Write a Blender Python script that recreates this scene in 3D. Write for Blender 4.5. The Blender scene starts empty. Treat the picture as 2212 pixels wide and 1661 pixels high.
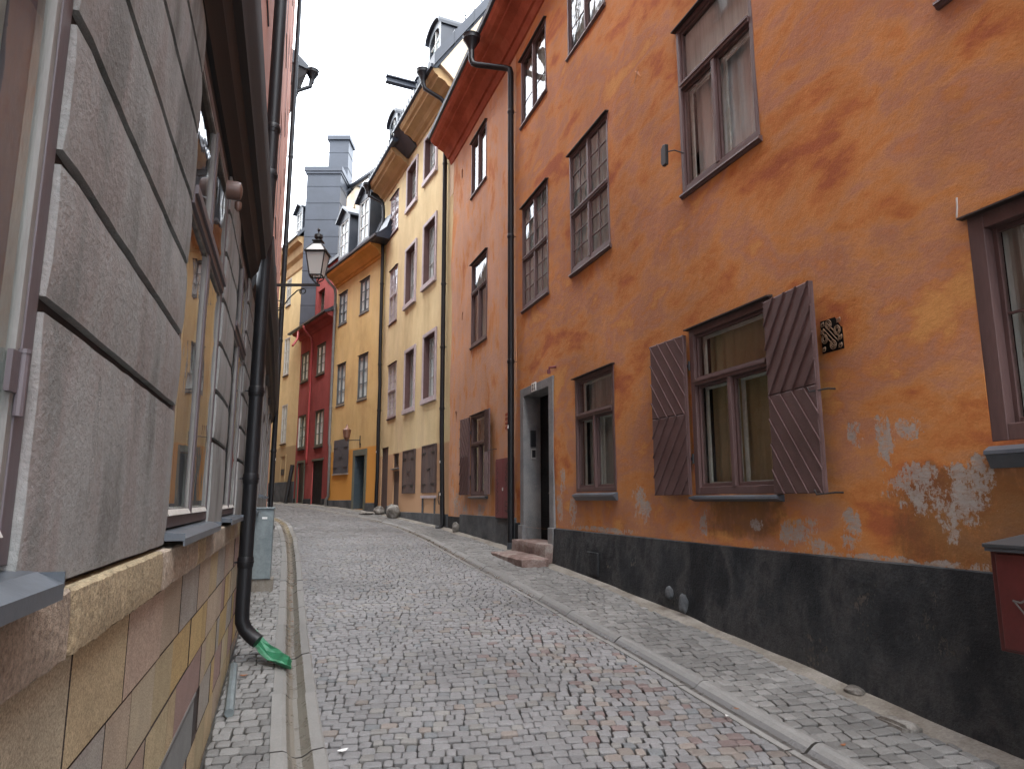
import bpy, bmesh, math, random
from mathutils import Vector, Matrix, noise
R = math.radians
random.seed(7)
sc = bpy.context.scene
# ------------------------------------------------------------------ camera
EYE = 1.6
cam = bpy.data.cameras.new('camera')
cam.sensor_width = 36.0
cam.lens = 36.0 * 1487.0 / 2212.0
cam.clip_start = 0.05
cam.clip_end = 500
co = bpy.data.objects.new('camera', cam)
sc.collection.objects.link(co)
co.location = (0, 0, EYE)
co.rotation_euler = (R(90 + 9.55), 0, 0)
sc.camera = co
# ------------------------------------------------------------------ sky and sun
w = bpy.data.worlds.new("World")
sc.world = w
w.use_nodes = True
nt = w.node_tree
nt.nodes.clear()
out = nt.nodes.new('ShaderNodeOutputWorld')
bg = nt.nodes.new('ShaderNodeBackground')
sky = nt.nodes.new('ShaderNodeTexSky')
sky.sky_type = 'NISHITA'
sky.sun_disc = False
sky.sun_elevation = R(58)
sky.sun_rotation = R(-70)
sky.air_density = 1.0
sky.dust_density = 4.0
hs = nt.nodes.new('ShaderNodeHueSaturation')
hs.inputs['Saturation'].default_value = 0.22
mx = nt.nodes.new('ShaderNodeMix')
mx.data_type = 'RGBA'
mx.inputs[0].default_value = 0.55
mx.inputs[7].default_value = (7.2, 7.9, 8.9, 1)     # even cloud deck
nt.links.new(sky.outputs[0], hs.inputs['Color'])
nt.links.new(hs.outputs[0], mx.inputs[6])
nt.links.new(mx.outputs[2], bg.inputs[0])
bg.inputs[1].default_value = 0.15
nt.links.new(bg.outputs[0], out.inputs[0])
sd = bpy.data.lights.new('sun', 'SUN')
sd.energy = 0.7
sd.angle = R(25)
sd.color = (1.0, 0.97, 0.93)
so = bpy.data.objects.new('sun', sd)
sc.collection.objects.link(so)
so.rotation_euler = (R(32), 0, R(20))
sc.view_settings.view_transform = 'Standard'
sc.view_settings.look = 'None'
sc.view_settings.exposure = 2.65
sc.view_settings.gamma = 1.0
sc.cycles.max_bounces = 8
sc.cycles.diffuse_bounces = 5
sc.cycles.transparent_max_bounces = 12
sc.cycles.sample_clamp_indirect = 6.0
try:
    sc.cycles.use_denoising = True
except Exception:
    pass

# ------------------------------------------------------------------ materials
def nmat(name):
    m = bpy.data.materials.new(name)
    m.use_nodes = True
    t = m.node_tree
    t.nodes.clear()
    o = t.nodes.new('ShaderNodeOutputMaterial')
    p = t.nodes.new('ShaderNodeBsdfPrincipled')
    t.links.new(p.outputs[0], o.inputs[0])
    return m, t, p, o

def N(t, typ, **kw):
    n = t.nodes.new(typ)
    for k, v in kw.items():
        setattr(n, k, v)
    return n

def mth(t, op, a, b=None, clamp=False):
    n = t.nodes.new('ShaderNodeMath')
    n.operation = op
    n.use_clamp = clamp
    for i, x in enumerate((a, b)):
        if x is None: continue
        if isinstance(x, (int, float)): n.inputs[i].default_value = x
        else: t.links.new(x, n.inputs[i])
    return n.outputs[0]

def coords(t, scale=(1, 1, 1), rot=(0, 0, 0), loc=(0, 0, 0)):
    tc = t.nodes.new('ShaderNodeTexCoord')
    mp = t.nodes.new('ShaderNodeMapping')
    mp.inputs['Scale'].default_value = scale
    mp.inputs['Rotation'].default_value = rot
    mp.inputs['Location'].default_value = loc
    t.links.new(tc.outputs['Object'], mp.inputs[0])
    return mp.outputs[0]

def noi(t, vec, scale, detail=6, rough=0.6, dist=0.0):
    n = t.nodes.new('ShaderNodeTexNoise')
    n.inputs['Scale'].default_value = scale
    n.inputs['Detail'].default_value = detail
    n.inputs['Roughness'].default_value = rough
    n.inputs['Distortion'].default_value = dist
    t.links.new(vec, n.inputs['Vector'])
    return n.outputs[0]

def ramp(t, fac, stops):
    r = t.nodes.new('ShaderNodeValToRGB')
    e = r.color_ramp.elements
    while len(e) < len(stops): e.new(0.5)
    for i, (p, c) in enumerate(stops):
        e[i].position = p
        e[i].color = tuple(c) + (1,) if len(c) == 3 else c
    t.links.new(fac, r.inputs[0])
    return r.outputs[0]

def mixc(t, fac, a, b, mode='MIX'):
    n = t.nodes.new('ShaderNodeMix')
    n.data_type = 'RGBA'
    n.blend_type = mode
    for i, x in ((0, fac), (6, a), (7, b)):
        if isinstance(x, (int, float)): n.inputs[i].default_value = x
        elif isinstance(x, tuple): n.inputs[i].default_value = x + (1,) if len(x) == 3 else x
        else: t.links.new(x, n.inputs[i])
    return n.outputs[2]

def bump(t, h, strength, dist=0.01, prev=None):
    b = t.nodes.new('ShaderNodeBump')
    b.inputs['Strength'].default_value = strength
    b.inputs['Distance'].default_value = dist
    t.links.new(h, b.inputs['Height'])
    if prev is not None: t.links.new(prev, b.inputs['Normal'])
    return b.outputs[0]

def sstep(t, v, a, b):
    n = t.nodes.new('ShaderNodeMapRange')
    n.interpolation_type = 'SMOOTHSTEP'
    n.inputs[1].default_value = a
    n.inputs[2].default_value = b
    t.links.new(v, n.inputs[0])
    return n.outputs[0]

def ramp_v(t, v, a, b, lo):
    return mth(t, 'ADD', mth(t, 'MULTIPLY', sstep(t, v, a, b), 1 - lo), lo)

def patch_mask(t, patches, soft=0.25, nscale=6.5, th=0.69, wd=0.045):
    """irregular peeled or stained areas: squarish spots (x, z, rx, rz) broken up by noise, in wall coordinates"""
    tc = t.nodes.new('ShaderNodeTexCoord')
    sp = t.nodes.new('ShaderNodeSeparateXYZ')
    t.links.new(tc.outputs['Object'], sp.inputs[0])
    x, z = sp.outputs[0], sp.outputs[2]
    n1 = noi(t, tc.outputs['Object'], nscale, 10, 0.75)
    n2 = noi(t, coords(t, (1, 1, 0.45)), nscale * 6, 6, 0.8)
    wob = noi(t, tc.outputs['Object'], 3.0, 3, 0.5)
    tot = None
    for (px, pz, rx, rz) in patches:
        dx = mth(t, 'MULTIPLY', mth(t, 'SUBTRACT', mth(t, 'ADD', x, mth(t, 'MULTIPLY', wob, rx * 1.6)), px + rx * .8), 1.0 / rx)
        dz = mth(t, 'MULTIPLY', mth(t, 'SUBTRACT', mth(t, 'ADD', z, mth(t, 'MULTIPLY', wob, -rz * 1.6)), pz - rz * .8), 1.0 / rz)
        d = mth(t, 'ADD', mth(t, 'POWER', mth(t, 'ABSOLUTE', dx), 3.0), mth(t, 'POWER', mth(t, 'ABSOLUTE', dz), 3.0))
        f = mth(t, 'SUBTRACT', 1.0, d, True)
        tot = f if tot is None else mth(t, 'MAXIMUM', tot, f)
    v = mth(t, 'ADD', mth(t, 'MULTIPLY', mth(t, 'POWER', tot, 0.6), soft), mth(t, 'ADD', mth(t, 'MULTIPLY', n1, 0.62), mth(t, 'MULTIPLY', n2, 0.38)))
    v = mth(t, 'MULTIPLY', v, sstep(t, tot, 0.0, 0.05))
    return sstep(t, v, th, th + wd)

def plaster(name, cols, scale=0.9, streak=(1, 1, 1), rot=0.0, rough=0.92, fine=0.35, peel=None, peelcol=(0.46, 0.42, 0.38),
            stain=None, staincol=(0.12, 0.07, 0.03), bstr=0.5, low=None, dist=0.6, peelsoft=0.24):
    m, t, p, o = nmat(name)
    v = coords(t, streak, (0, rot, 0))
    n1 = mth(t, 'ADD', mth(t, 'MULTIPLY', noi(t, v, scale, 9, 0.60, dist * .5), 0.70), mth(t, 'MULTIPLY', noi(t, v, scale * 3.1, 9, 0.66, 0.3), 0.30))
    k = len(cols)
    lo, hi = 0.39, 0.61
    col = ramp(t, n1, [(lo + (hi - lo) * i / (k - 1), c) for i, c in enumerate(cols)])
    v2 = coords(t, (1, 1, 1))
    n2 = noi(t, v2, 55, 5, 0.7)
    dark = ramp(t, n2, [(0.3, (1 - fine, 1 - fine, 1 - fine)), (0.7, (1 + fine * 0.4,) * 3)])
    col = mixc(t, 0.8, col, dark, 'MULTIPLY')
    n3 = noi(t, coords(t, (1.0, 1, 0.10)), 3.2, 8, 0.72, 0.5)         # rain streaks
    n4 = noi(t, coords(t, (0.7, 1, 0.5)), 1.1, 7, 0.6, 0.4)       # broad weathering
    col = mixc(t, 0.35, col, ramp(t, n3, [(0.30, (0.80, 0.78, 0.76)), (0.6, (1.04, 1.04, 1.03))]), 'MULTIPLY')
    col = mixc(t, 0.6, col, ramp(t, n4, [(0.34, (0.74, 0.72, 0.70)), (0.62, (1.06, 1.06, 1.06))]), 'MULTIPLY')
    if low is not None:                                         # lower coat of another paint, with a cut edge
        tc = t.nodes.new('ShaderNodeTexCoord')
        sp = t.nodes.new('ShaderNodeSeparateXYZ')
        t.links.new(tc.outputs['Object'], sp.inputs[0])
        zz = mth(t, 'ADD', sp.outputs[2], mth(t, 'MULTIPLY', noi(t, tc.outputs['Object'], 1.5, 2), 0.06))
        lowc = mixc(t, n1, low[1], low[2])
        col = mixc(t, sstep(t, zz, low[0] - 0.02, low[0] + 0.05), lowc, col)
    if stain:
        col = mixc(t, mth(t, 'MULTIPLY', patch_mask(t, stain, 0.34, 3.0, 0.58, 0.26), 0.68), col, staincol)
    h = mth(t, 'ADD', mth(t, 'MULTIPLY', n2, 0.5), mth(t, 'MULTIPLY', noi(t, v2, 9, 8, 0.7), 1.5))
    if peel:
        pm = patch_mask(t, peel, peelsoft)
        pc = mixc(t, noi(t, v2, 20, 6, 0.7), tuple(c * 0.62 for c in peelcol), peelcol)
        pm = mth(t, 'MULTIPLY', pm, ramp_v(t, noi(t, coords(t, (1, 1, 2.5)), 13, 8, 0.8), 0.36, 0.56, 0.45))
        col = mixc(t, pm, col, pc)
        h = mth(t, 'SUBTRACT', h, mth(t, 'MULTIPLY', pm, 1.6))
    t.links.new(col, p.inputs['Base Color'])
    p.inputs['Roughness'].default_value = rough
    p.inputs['Specular IOR Level'].default_value = 0.25
    t.links.new(bump(t, h, bstr, 0.012), p.inputs['Normal'])
    return m

def paint(name, c1, c2=None, rough=0.5, scale=6, streak=(1, 1, 1), bstr=0.15, spec=0.5, metal=0.0, fine=40, lo=0.35, hi=0.65, coat=0):
    m, t, p, o = nmat(name)
    c2 = c2 or tuple(c * 0.75 for c in c1)
    v = coords(t, streak)
    n1 = noi(t, v, scale, 8, 0.7, 0.3)
    n2 = noi(t, coords(t, streak), fine, 4, 0.6)
    col = ramp(t, n1, [(lo, c2), (hi, c1)])
    col = mixc(t, 0.5, col, ramp(t, n2, [(0.3, (0.8,) * 3), (0.7, (1.08,) * 3)]), 'MULTIPLY')
    t.links.new(col, p.inputs['Base Color'])
    rr = mth(t, 'ADD', mth(t, 'MULTIPLY', n1, 0.3), rough - 0.15)
    t.links.new(rr, p.inputs['Roughness'])
    p.inputs['Metallic'].default_value = metal
    p.inputs['Specular IOR Level'].default_value = spec
    p.inputs['Coat Weight'].default_value = coat
    t.links.new(bump(t, mth(t, 'ADD', n1, n2), bstr, 0.004), p.inputs['Normal'])
    return m

def attr_mat(name, rough=0.8, gran=90, gstr=0.35, bstr=0.4, wet=0.0, spec=0.4):
    """stone whose base colour comes from the block's own colour attribute"""
    m, t, p, o = nmat(name)
    a = t.nodes.new('ShaderNodeVertexColor')
    a.layer_name = 'Col'
    v = coords(t)
    n2 = noi(t, v, gran, 4, 0.8)
    n1 = noi(t, v, 6, 8, 0.7)
    col = mixc(t, 0.9, a.outputs[0], ramp(t, n2, [(0.32, (1 - gstr,) * 3), (0.66, (1 + gstr * 0.5,) * 3)]), 'MULTIPLY')
    col = mixc(t, 0.7, col, ramp(t, n1, [(0.32, (0.72, 0.71, 0.70)), (0.62, (1.05, 1.04, 1.03))]), 'MULTIPLY')
    t.links.new(col, p.inputs['Base Color'])
    rr = ramp(t, n1, [(0.35, (rough - wet,) * 3), (0.6, (rough,) * 3)])
    t.links.new(rr, p.inputs['Roughness'])
    p.inputs['Specular IOR Level'].default_value = spec
    t.links.new(bump(t, mth(t, 'ADD', n2, mth(t, 'MULTIPLY', n1, 2.0)), bstr, 0.006), p.inputs['Normal'])
    return m

def glass_mat(name='window_glass', tint=(0.95, 0.97, 0.96), wav=0.03, ws=2.2, boost=1.0):
    m, t, p, o = nmat(name)
    t.nodes.remove(p)
    tr = N(t, 'ShaderNodeBsdfTransparent')
    tr.inputs[0].default_value = tint + (1,)
    gl = N(t, 'ShaderNodeBsdfGlossy')
    gl.inputs['Roughness'].default_value = 0.015
    fr = N(t, 'ShaderNodeFresnel')
    ge = N(t, 'ShaderNodeNewGeometry')
    ior = mth(t, 'ADD', 1.55, mth(t, 'MULTIPLY', ge.outputs['Backfacing'], 1 / 1.55 - 1.55))
    t.links.new(ior, fr.inputs[0])
    nb = bump(t, noi(t, coords(t, (1, 1, 0.7)), ws, 3, 0.5, 0.4), wav, 0.05)
    t.links.new(nb, gl.inputs['Normal'])
    ms = N(t, 'ShaderNodeMixShader')
    t.links.new(mth(t, 'MULTIPLY', fr.outputs[0], mth(t, 'MULTIPLY', mth(t, 'SUBTRACT', 1.0, ge.outputs['Backfacing']), boost), True), ms.inputs[0])
    t.links.new(tr.outputs[0], ms.inputs[1])
    t.links.new(gl.outputs[0], ms.inputs[2])
    t.links.new(ms.outputs[0], o.inputs[0])
    return m

M = {}
OC = [(0.40, 0.125, 0.05), (0.50, 0.18, 0.055), (0.56, 0.235, 0.075), (0.53, 0.245, 0.105), (0.46, 0.215, 0.125), (0.52, 0.215, 0.08), (0.60, 0.29, 0.095)]
OC2 = [(0.52, 0.20, 0.08), (0.61, 0.29, 0.13), (0.60, 0.34, 0.21), (0.56, 0.33, 0.23), (0.63, 0.33, 0.17), (0.60, 0.26, 0.10)]
PEEL1 = [(4.91, .50, .10, .13), (4.65, .42, .10, .28), (4.43, .50, .15, .14), (4.45, .06, .26, .22), (4.08, .06, .24, .26), (4.2, -.14, .12, .18),
         (6.92, -.22, .10, .16), (6.12, -.22, .14, .08), (5.60, -.27, .26, .14), (5.42, -.36, .3, .09), (5.02, -.22, .12, .18),
         (10.56, .30, .15, .30), (10.74, -.12, .16, .30), (10.25, -.16, .18, .26), (8.22, -.04, .26, .30), (9.3, -.38, 1.3, .05), (4.8, -.42, 1.4, .05)]
STAIN1 = [(6.3, -.14, .60, .24), (4.0, -.16, .80, .40), (3.3, -.05, .7, .5)]
PEEL2 = [(3.75, .27, .14, .5), (4.08, -.12, .34, .34), (2.19, -.22, .30, .20), (3.85, 1.31, .08, .12), (3.37, -.22, .34, .16), (4.4, .3, .1, .5)]
M['orange'] = plaster('orange_plaster', OC, 0.62, (1, 1, 2.0), R(-35), peel=PEEL1, stain=STAIN1, fine=0.12, dist=0.9)
M['orange2'] = plaster('salmon_plaster', OC2, 0.8, (1.5, 1, 0.8), R(-15), peel=PEEL2, fine=0.12, dist=0.9)
M['orange_cornice'] = plaster('red_brown_cornice', [(0.30, 0.075, 0.04), (0.38, 0.10, 0.055), (0.44, 0.135, 0.075)], 1.5, fine=0.2, bstr=0.25)
M['plinth_black'] = plaster('black_plinth_render', [(0.017, 0.018, 0.020), (0.026, 0.028, 0.031), (0.060, 0.060, 0.061), (0.034, 0.037, 0.040), (0.021, 0.023, 0.026)], 1.3, (1, 1, 0.6), 0,
                            peel=[(7.43, -1.03, .1, .1), (5.43, -1.2, .22, .2), (4.95, -.80, .22, .32), (4.40, -.75, .16, .3), (4.2, -.92, .3, .16), (8.3, -.7, .12, .12), (9.0, -.8, .1, .1)],
                            peelcol=(0.15, 0.13, 0.11), bstr=0.8, fine=0.4, peelsoft=0.17)
M['plinth_grey'] = plaster('grey_plinth_render', [(0.05, 0.055, 0.06), (0.085, 0.09, 0.095), (0.12, 0.125, 0.13)], 1.5, bstr=0.5)
M['yellow1'] = plaster('pale_yellow_plaster', [(0.54, 0.41, 0.22), (0.62, 0.49, 0.27), (0.66, 0.53, 0.30), (0.60, 0.47, 0.28)], 0.7, (1, 1, 0.35), fine=0.12,
                       low=(1.46, (0.44, 0.27, 0.15), (0.50, 0.31, 0.18)), bstr=0.25)
M['yellow1_cornice'] = plaster('tan_cornice', [(0.40, 0.26, 0.13), (0.48, 0.33, 0.17)], 1.0, fine=0.12, bstr=0.2)
M['ochre'] = plaster('ochre_plaster', [(0.56, 0.37, 0.16), (0.63, 0.44, 0.19), (0.66, 0.47, 0.23)], 0.7, (1, 1, 0.5), fine=0.12,
                     low=(1.86, (0.56, 0.26, 0.05), (0.62, 0.30, 0.07)), bstr=0.25)
M['ochre_cornice'] = plaster('ochre_cornice', [(0.56, 0.27, 0.06), (0.63, 0.32, 0.09)], 1.0, fine=0.12, bstr=0.15)
M['red'] = plaster('red_plaster', [(0.22, 0.042, 0.038), (0.27, 0.055, 0.049), (0.31, 0.068, 0.06)], 0.8, (1, 1, 0.5), fine=0.15, bstr=0.2)
M['cream'] = plaster('cream_plaster', [(0.60, 0.47, 0.24), (0.68, 0.54, 0.29)], 0.8, fine=0.12, low=(2.45, (0.36, 0.26, 0.13), (0.42, 0.31, 0.17)), bstr=0.2)
M['cream_gable'] = plaster('pale_gable_plaster', [(0.62, 0.50, 0.36), (0.72, 0.60, 0.44)], 0.8, fine=0.12, bstr=0.3)
M['grey_wall'] = plaster('grey_render', [(0.17, 0.172, 0.165), (0.25, 0.257, 0.25), (0.31, 0.318, 0.31), (0.285, 0.268, 0.258), (0.22, 0.224, 0.216)], 1.6, (1.2, 1, 0.35), fine=0.16,
                         peel=[(-1.545, .16, .030, .12), (-1.54, .03, .022, .09), (-1.555, .24, .022, .06)], peelcol=(0.42, 0.41, 0.39), bstr=0.6)
M['joint'] = paint('dark_brown_joint', (0.035, 0.024, 0.021), rough=0.9)
M['pink_wall'] = plaster('pink_plaster', [(0.42, 0.21, 0.16), (0.50, 0.26, 0.20)], 0.9, (1, 1, 0.5), fine=0.15, bstr=0.2)
M['left_cornice'] = paint('dark_brown_cornice', (0.024, 0.020, 0.019), (0.013, 0.011, 0.011), 0.8, 4, (0.15, 1, 6))
M['brown'] = paint('brown_window_paint', (0.125, 0.072, 0.066), (0.085, 0.05, 0.047), 0.5, 5, (1, 1, 0.2), 0.3)
M['brownred'] = paint('red_brown_sash', (0.13, 0.05, 0.04), (0.09, 0.035, 0.03), 0.5, 5, (1, 1, 0.2), 0.3)
M['dkbrown'] = paint('dark_brown_lintel', (0.04, 0.028, 0.024), (0.02, 0.015, 0.013), 0.6)
M['shutter'] = paint('plum_brown_shutter', (0.125, 0.072, 0.068), (0.085, 0.047, 0.044), 0.55, 4, (1, 1, 1), 0.5, fine=60)
M['mauve'] = paint('mauve_window_surround', (0.46, 0.39, 0.40), (0.36, 0.30, 0.31), 0.6)
M['mauvedk'] = paint('brown_reveal', (0.11, 0.055, 0.05), (0.085, 0.042, 0.04), 0.6)
M['pale'] = paint('pale_grey_sash', (0.42, 0.41, 0.39), (0.33, 0.32, 0.30), 0.5)
M['white'] = paint('white_paint', (0.62, 0.61, 0.57), (0.45, 0.44, 0.40), 0.5)
M['bluegrey'] = paint('blue_grey_window_paint', (0.12, 0.135, 0.14), (0.09, 0.10, 0.105), 0.5)
M['green'] = paint('grey_green_window_paint', (0.085, 0.095, 0.07), (0.06, 0.065, 0.05), 0.5)
M['greyframe'] = paint('weathered_grey_frame', (0.30, 0.295, 0.28), (0.13, 0.12, 0.11), 0.7, 8, (1, 1, 0.15), 0.8)
M['mauveframe'] = paint('mauve_grey_frame', (0.135, 0.115, 0.125), (0.10, 0.083, 0.09), 0.55, 4, (1, 1, 0.2), 0.3)
M['metal'] = paint('dark_painted_sheet_metal', (0.055, 0.062, 0.07), (0.04, 0.045, 0.05), 0.38, 3, spec=0.6)
M['sill'] = paint('grey_sheet_metal_sill', (0.085, 0.098, 0.115), (0.05, 0.06, 0.072), 0.36, 3, spec=0.6)
M['pipe'] = paint('black_drainpipe_paint', (0.011, 0.011, 0.013), (0.007, 0.007, 0.008), 0.45, 3, spec=0.32)
M['pipegrey'] = paint('grey_drainpipe_paint', (0.16, 0.155, 0.145), (0.11, 0.105, 0.10), 0.5)
M['pipered'] = paint('red_drainpipe_paint', (0.30, 0.035, 0.033), (0.25, 0.03, 0.028), 0.45)
M['slate'] = paint('dark_sheet_roof', (0.035, 0.040, 0.050), (0.025, 0.029, 0.037), 0.42, 2.5, spec=0.5)
M['slatelight'] = paint('blue_grey_sheet_cladding', (0.050, 0.056, 0.070), (0.038, 0.043, 0.053), 0.5, 1.5, spec=0.4)
M['sheet'] = paint('pale_sheet_metal_roof', (0.17, 0.18, 0.20), (0.12, 0.13, 0.145), 0.4, 2.0, spec=0.5)
M['navy'] = paint('dark_blue_sheet', (0.03, 0.038, 0.058), (0.022, 0.028, 0.042), 0.45, 2.0)
M['galv'] = paint('galvanised_steel', (0.20, 0.235, 0.24), (0.12, 0.145, 0.155), 0.5, 9, (1, 1, 1), 0.15, metal=0.3)
M['iron'] = paint('black_iron', (0.018, 0.018, 0.018), (0.012, 0.012, 0.012), 0.5)
M['ochreiron'] = paint('ochre_painted_iron', (0.24, 0.15, 0.085), (0.13, 0.075, 0.045), 0.6, 20)
M['void'] = paint('dark_interior', (0.012, 0.011, 0.010), rough=0.95, spec=0.1)
M['room'] = paint('dim_room_wall', (0.13, 0.12, 0.095), (0.10, 0.09, 0.07), rough=0.95, spec=0.1)
M['curtaincool'] = paint('dim_green_grey_blind', (0.44, 0.50, 0.49), (0.20, 0.24, 0.25), 0.9, 1.3, (3, 1, 0.6), 0.3, spec=0.1)
M['curtain'] = paint('pale_curtain', (0.80, 0.83, 0.85), (0.66, 0.69, 0.71), 0.9, 3, (6, 1, 0.3), 0.3, spec=0.1)
M['curtaintan'] = paint('tan_blind', (0.42, 0.33, 0.19), (0.30, 0.25, 0.15), 0.9, 1.6, (1, 1, 0.5), 0.3, spec=0.1)
M['curtaingrey'] = paint('grey_curtain', (0.46, 0.45, 0.43), (0.30, 0.30, 0.28), 0.9, 3, (6, 1, 0.3), 0.3, spec=0.1)
M['stone_surround'] = plaster('grey_stone_surround', [(0.17, 0.175, 0.18), (0.22, 0.22, 0.22), (0.25, 0.245, 0.24)], 2.5, fine=0.3, bstr=0.35)
M['greenstone'] = plaster('greenish_stone_surround', [(0.13, 0.14, 0.105), (0.17, 0.17, 0.13)], 2.0, fine=0.2, bstr=0.3)
M['step'] = plaster('worn_red_granite', [(0.15, 0.10, 0.085), (0.24, 0.17, 0.15), (0.33, 0.29, 0.26)], 3.0, fine=0.45, bstr=0.9, dist=1.2)
M['boulder'] = plaster('grey_boulder_granite', [(0.10, 0.09, 0.08), (0.2, 0.185, 0.165), (0.34, 0.33, 0.31)], 4.0, fine=0.45, bstr=0.9)
M['blackdoor'] = paint('black_door_paint', (0.010, 0.010, 0.011), (0.007, 0.007, 0.007), 0.6, spec=0.15, bstr=0.05)
M['bluedoor'] = paint('blue_grey_door_recess', (0.05, 0.07, 0.085), (0.035, 0.05, 0.06), 0.45)
M['greendoor'] = paint('dark_green_door', (0.012, 0.022, 0.017), (0.008, 0.014, 0.011), 0.4)
M['steelshutter'] = paint('grey_steel_shutter', (0.085, 0.092, 0.105), (0.065, 0.07, 0.08), 0.5)
M['woodshutter'] = paint('weathered_brown_planks', (0.115, 0.075, 0.062), (0.055, 0.04, 0.038), 0.7, 5, (1, 1, 0.12), 0.5)
M['redmetal'] = paint('red_enamel', (0.11, 0.017, 0.016), (0.07, 0.012, 0.011), 0.4, 3, coat=0.1)
M['redcab'] = paint('dull_red_cabinet_paint', (0.175, 0.038, 0.044), (0.13, 0.03, 0.034), 0.55, 5)
M['graffiti_black'] = paint('black_marker', (0.02, 0.01, 0.012), rough=0.6)
M['graffiti_grey'] = paint('grey_marker', (0.16, 0.15, 0.145), rough=0.5)
M['sticker'] = paint('white_sticker', (0.75, 0.75, 0.73), (0.6, 0.6, 0.58), rough=0.5)
M['plate'] = paint('white_enamel_plate', (0.78, 0.78, 0.76), (0.66, 0.66, 0.64), rough=0.3)
M['blackenamel'] = paint('black_enamel', (0.01, 0.01, 0.012), rough=0.4)
M['darkpanel'] = paint('dark_smoked_panel', (0.02, 0.022, 0.018), (0.015, 0.016, 0.013), 0.25)
M['greensheet'] = paint('green_plastic_sheet', (0.04, 0.20, 0.10), (0.03, 0.12, 0.065), 0.4, 12, bstr=0.8)
M['brass'] = paint('copper_brown', (0.22, 0.11, 0.075), (0.15, 0.075, 0.05), 0.45, metal=0.3)
M['mortar'] = plaster('sandy_mortar', [(0.17, 0.15, 0.125), (0.23, 0.21, 0.18), (0.28, 0.26, 0.23)], 3.0, fine=0.4, bstr=0.8)
M['dirt'] = plaster('dark_joint_dirt', [(0.04, 0.036, 0.033), (0.075, 0.07, 0.063)], 5.0, fine=0.5, bstr=1.0)
M['cobble'] = attr_mat('granite_cobbles', 0.62, 120, 0.40, 0.6, wet=0.16, spec=0.5)
M['kerbstone'] = attr_mat('granite_kerb', 0.66, 110, 0.28, 0.4, wet=0.12, spec=0.5)
M['channel'] = attr_mat('wet_granite_channel', 0.42, 110, 0.3, 0.3, wet=0.22, spec=0.6)
M['ashlar'] = attr_mat('sandstone_slabs', 0.88, 170, 0.60, 0.9, spec=0.25)
M['roughstone'] = attr_mat('rough_sandstone_ledge', 0.92, 75, 0.60, 1.0, spec=0.25)
M['glass'] = glass_mat()
M['glass_old'] = glass_mat('old_wavy_glass', (0.93, 0.96, 0.95), 0.07, 2.5, 1.0)
M['lampglass'] = glass_mat('lamp_glass', (0.88, 0.88, 0.86), 0.0, 1.0, 1.0)
_t = M['lampglass'].node_tree
_tl = _t.nodes.new('ShaderNodeBsdfTranslucent'); _tl.inputs[0].default_value = (.85, .85, .83, 1)
_ms = _t.nodes.new('ShaderNodeMixShader'); _ms.inputs[0].default_value = .55
_o = [n for n in _t.nodes if n.type == 'OUTPUT_MATERIAL'][0]
_prev = _o.inputs[0].links[0].from_socket
_df = _t.nodes.new('ShaderNodeBsdfDiffuse'); _df.inputs[0].default_value = (.8, .8, .78, 1)
_m2 = _t.nodes.new('ShaderNodeMixShader'); _m2.inputs[0].default_value = .5
_t.links.new(_tl.outputs[0], _m2.inputs[1]); _t.links.new(_df.outputs[0], _m2.inputs[2])
_t.links.new(_prev, _ms.inputs[1]); _t.links.new(_m2.outputs[0], _ms.inputs[2]); _t.links.new(_ms.outputs[0], _o.inputs[0])
M['lampwhite'] = paint('frosted_lamp_bulb', (0.7, 0.7, 0.68), (0.6, 0.6, 0.58), 0.4)
M['alarm'] = paint('dull_copper_brown_plastic', (0.15, 0.085, 0.065), (0.11, 0.06, 0.045), 0.45)
M['leaf'] = paint('dry_leaf', (0.25, 0.09, 0.03), (0.14, 0.06, 0.02), 0.7)

# ------------------------------------------------------------------ frames, meshes
def frame(x0, y0, x1, y1, right=True):
    L = math.hypot(x1 - x0, y1 - y0)
    dx, dy = (x1 - x0) / L, (y1 - y0) / L
    ex, ey = ((dx, dy), (-dy, dx)) if right else ((-dx, -dy), (dy, -dx))
    m = Matrix(((ex[0], ey[0], 0, x0), (ex[1], ey[1], 0, y0), (0, 0, 1, EYE), (0, 0, 0, 1)))
    return m

FR1 = frame(4.132, 0.5, 0.079, 12.6)
FR2 = frame(0.079, 12.6, -1.54, 17.072)
FR3 = frame(-1.54, 17.072, -4.243, 22.848)
FR4 = frame(-4.243, 22.848, -7.122, 27.021)
FR5 = frame(-7.122, 27.021, -9.618, 30.691)
FR6 = frame(-9.618, 30.691, -13.268, 35.691)
FL1 = frame(-0.42, 0, -3.3, 9, False)
FL2 = frame(-3.3, 9, -6.315, 18, False)
FL3 = frame(-6.315, 18, -15.115, 34, False)
WLD = Matrix.Translation((0, 0, EYE))

FM = {}
def link(o, fm, parent=None):
    sc.collection.objects.link(o)
    FM[o] = fm
    if parent is not None:
        o.parent = parent
        o.matrix_basis = FM[parent].inverted() @ fm
    else:
        o.matrix_basis = fm
    return o

def thing(name, label, cat, fm, base=(0, 0, 0), group=None):
    o = bpy.data.objects.new(name, None)
    o.empty_display_size = 0.2
    link(o, fm @ Matrix.Translation(base))
    o['label'] = label
    o['category'] = cat
    if group: o['group'] = group
    return o

def tag(o, label, cat, group=None):
    o['label'] = label
    o['category'] = cat
    if group: o['group'] = group
    return o

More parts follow.
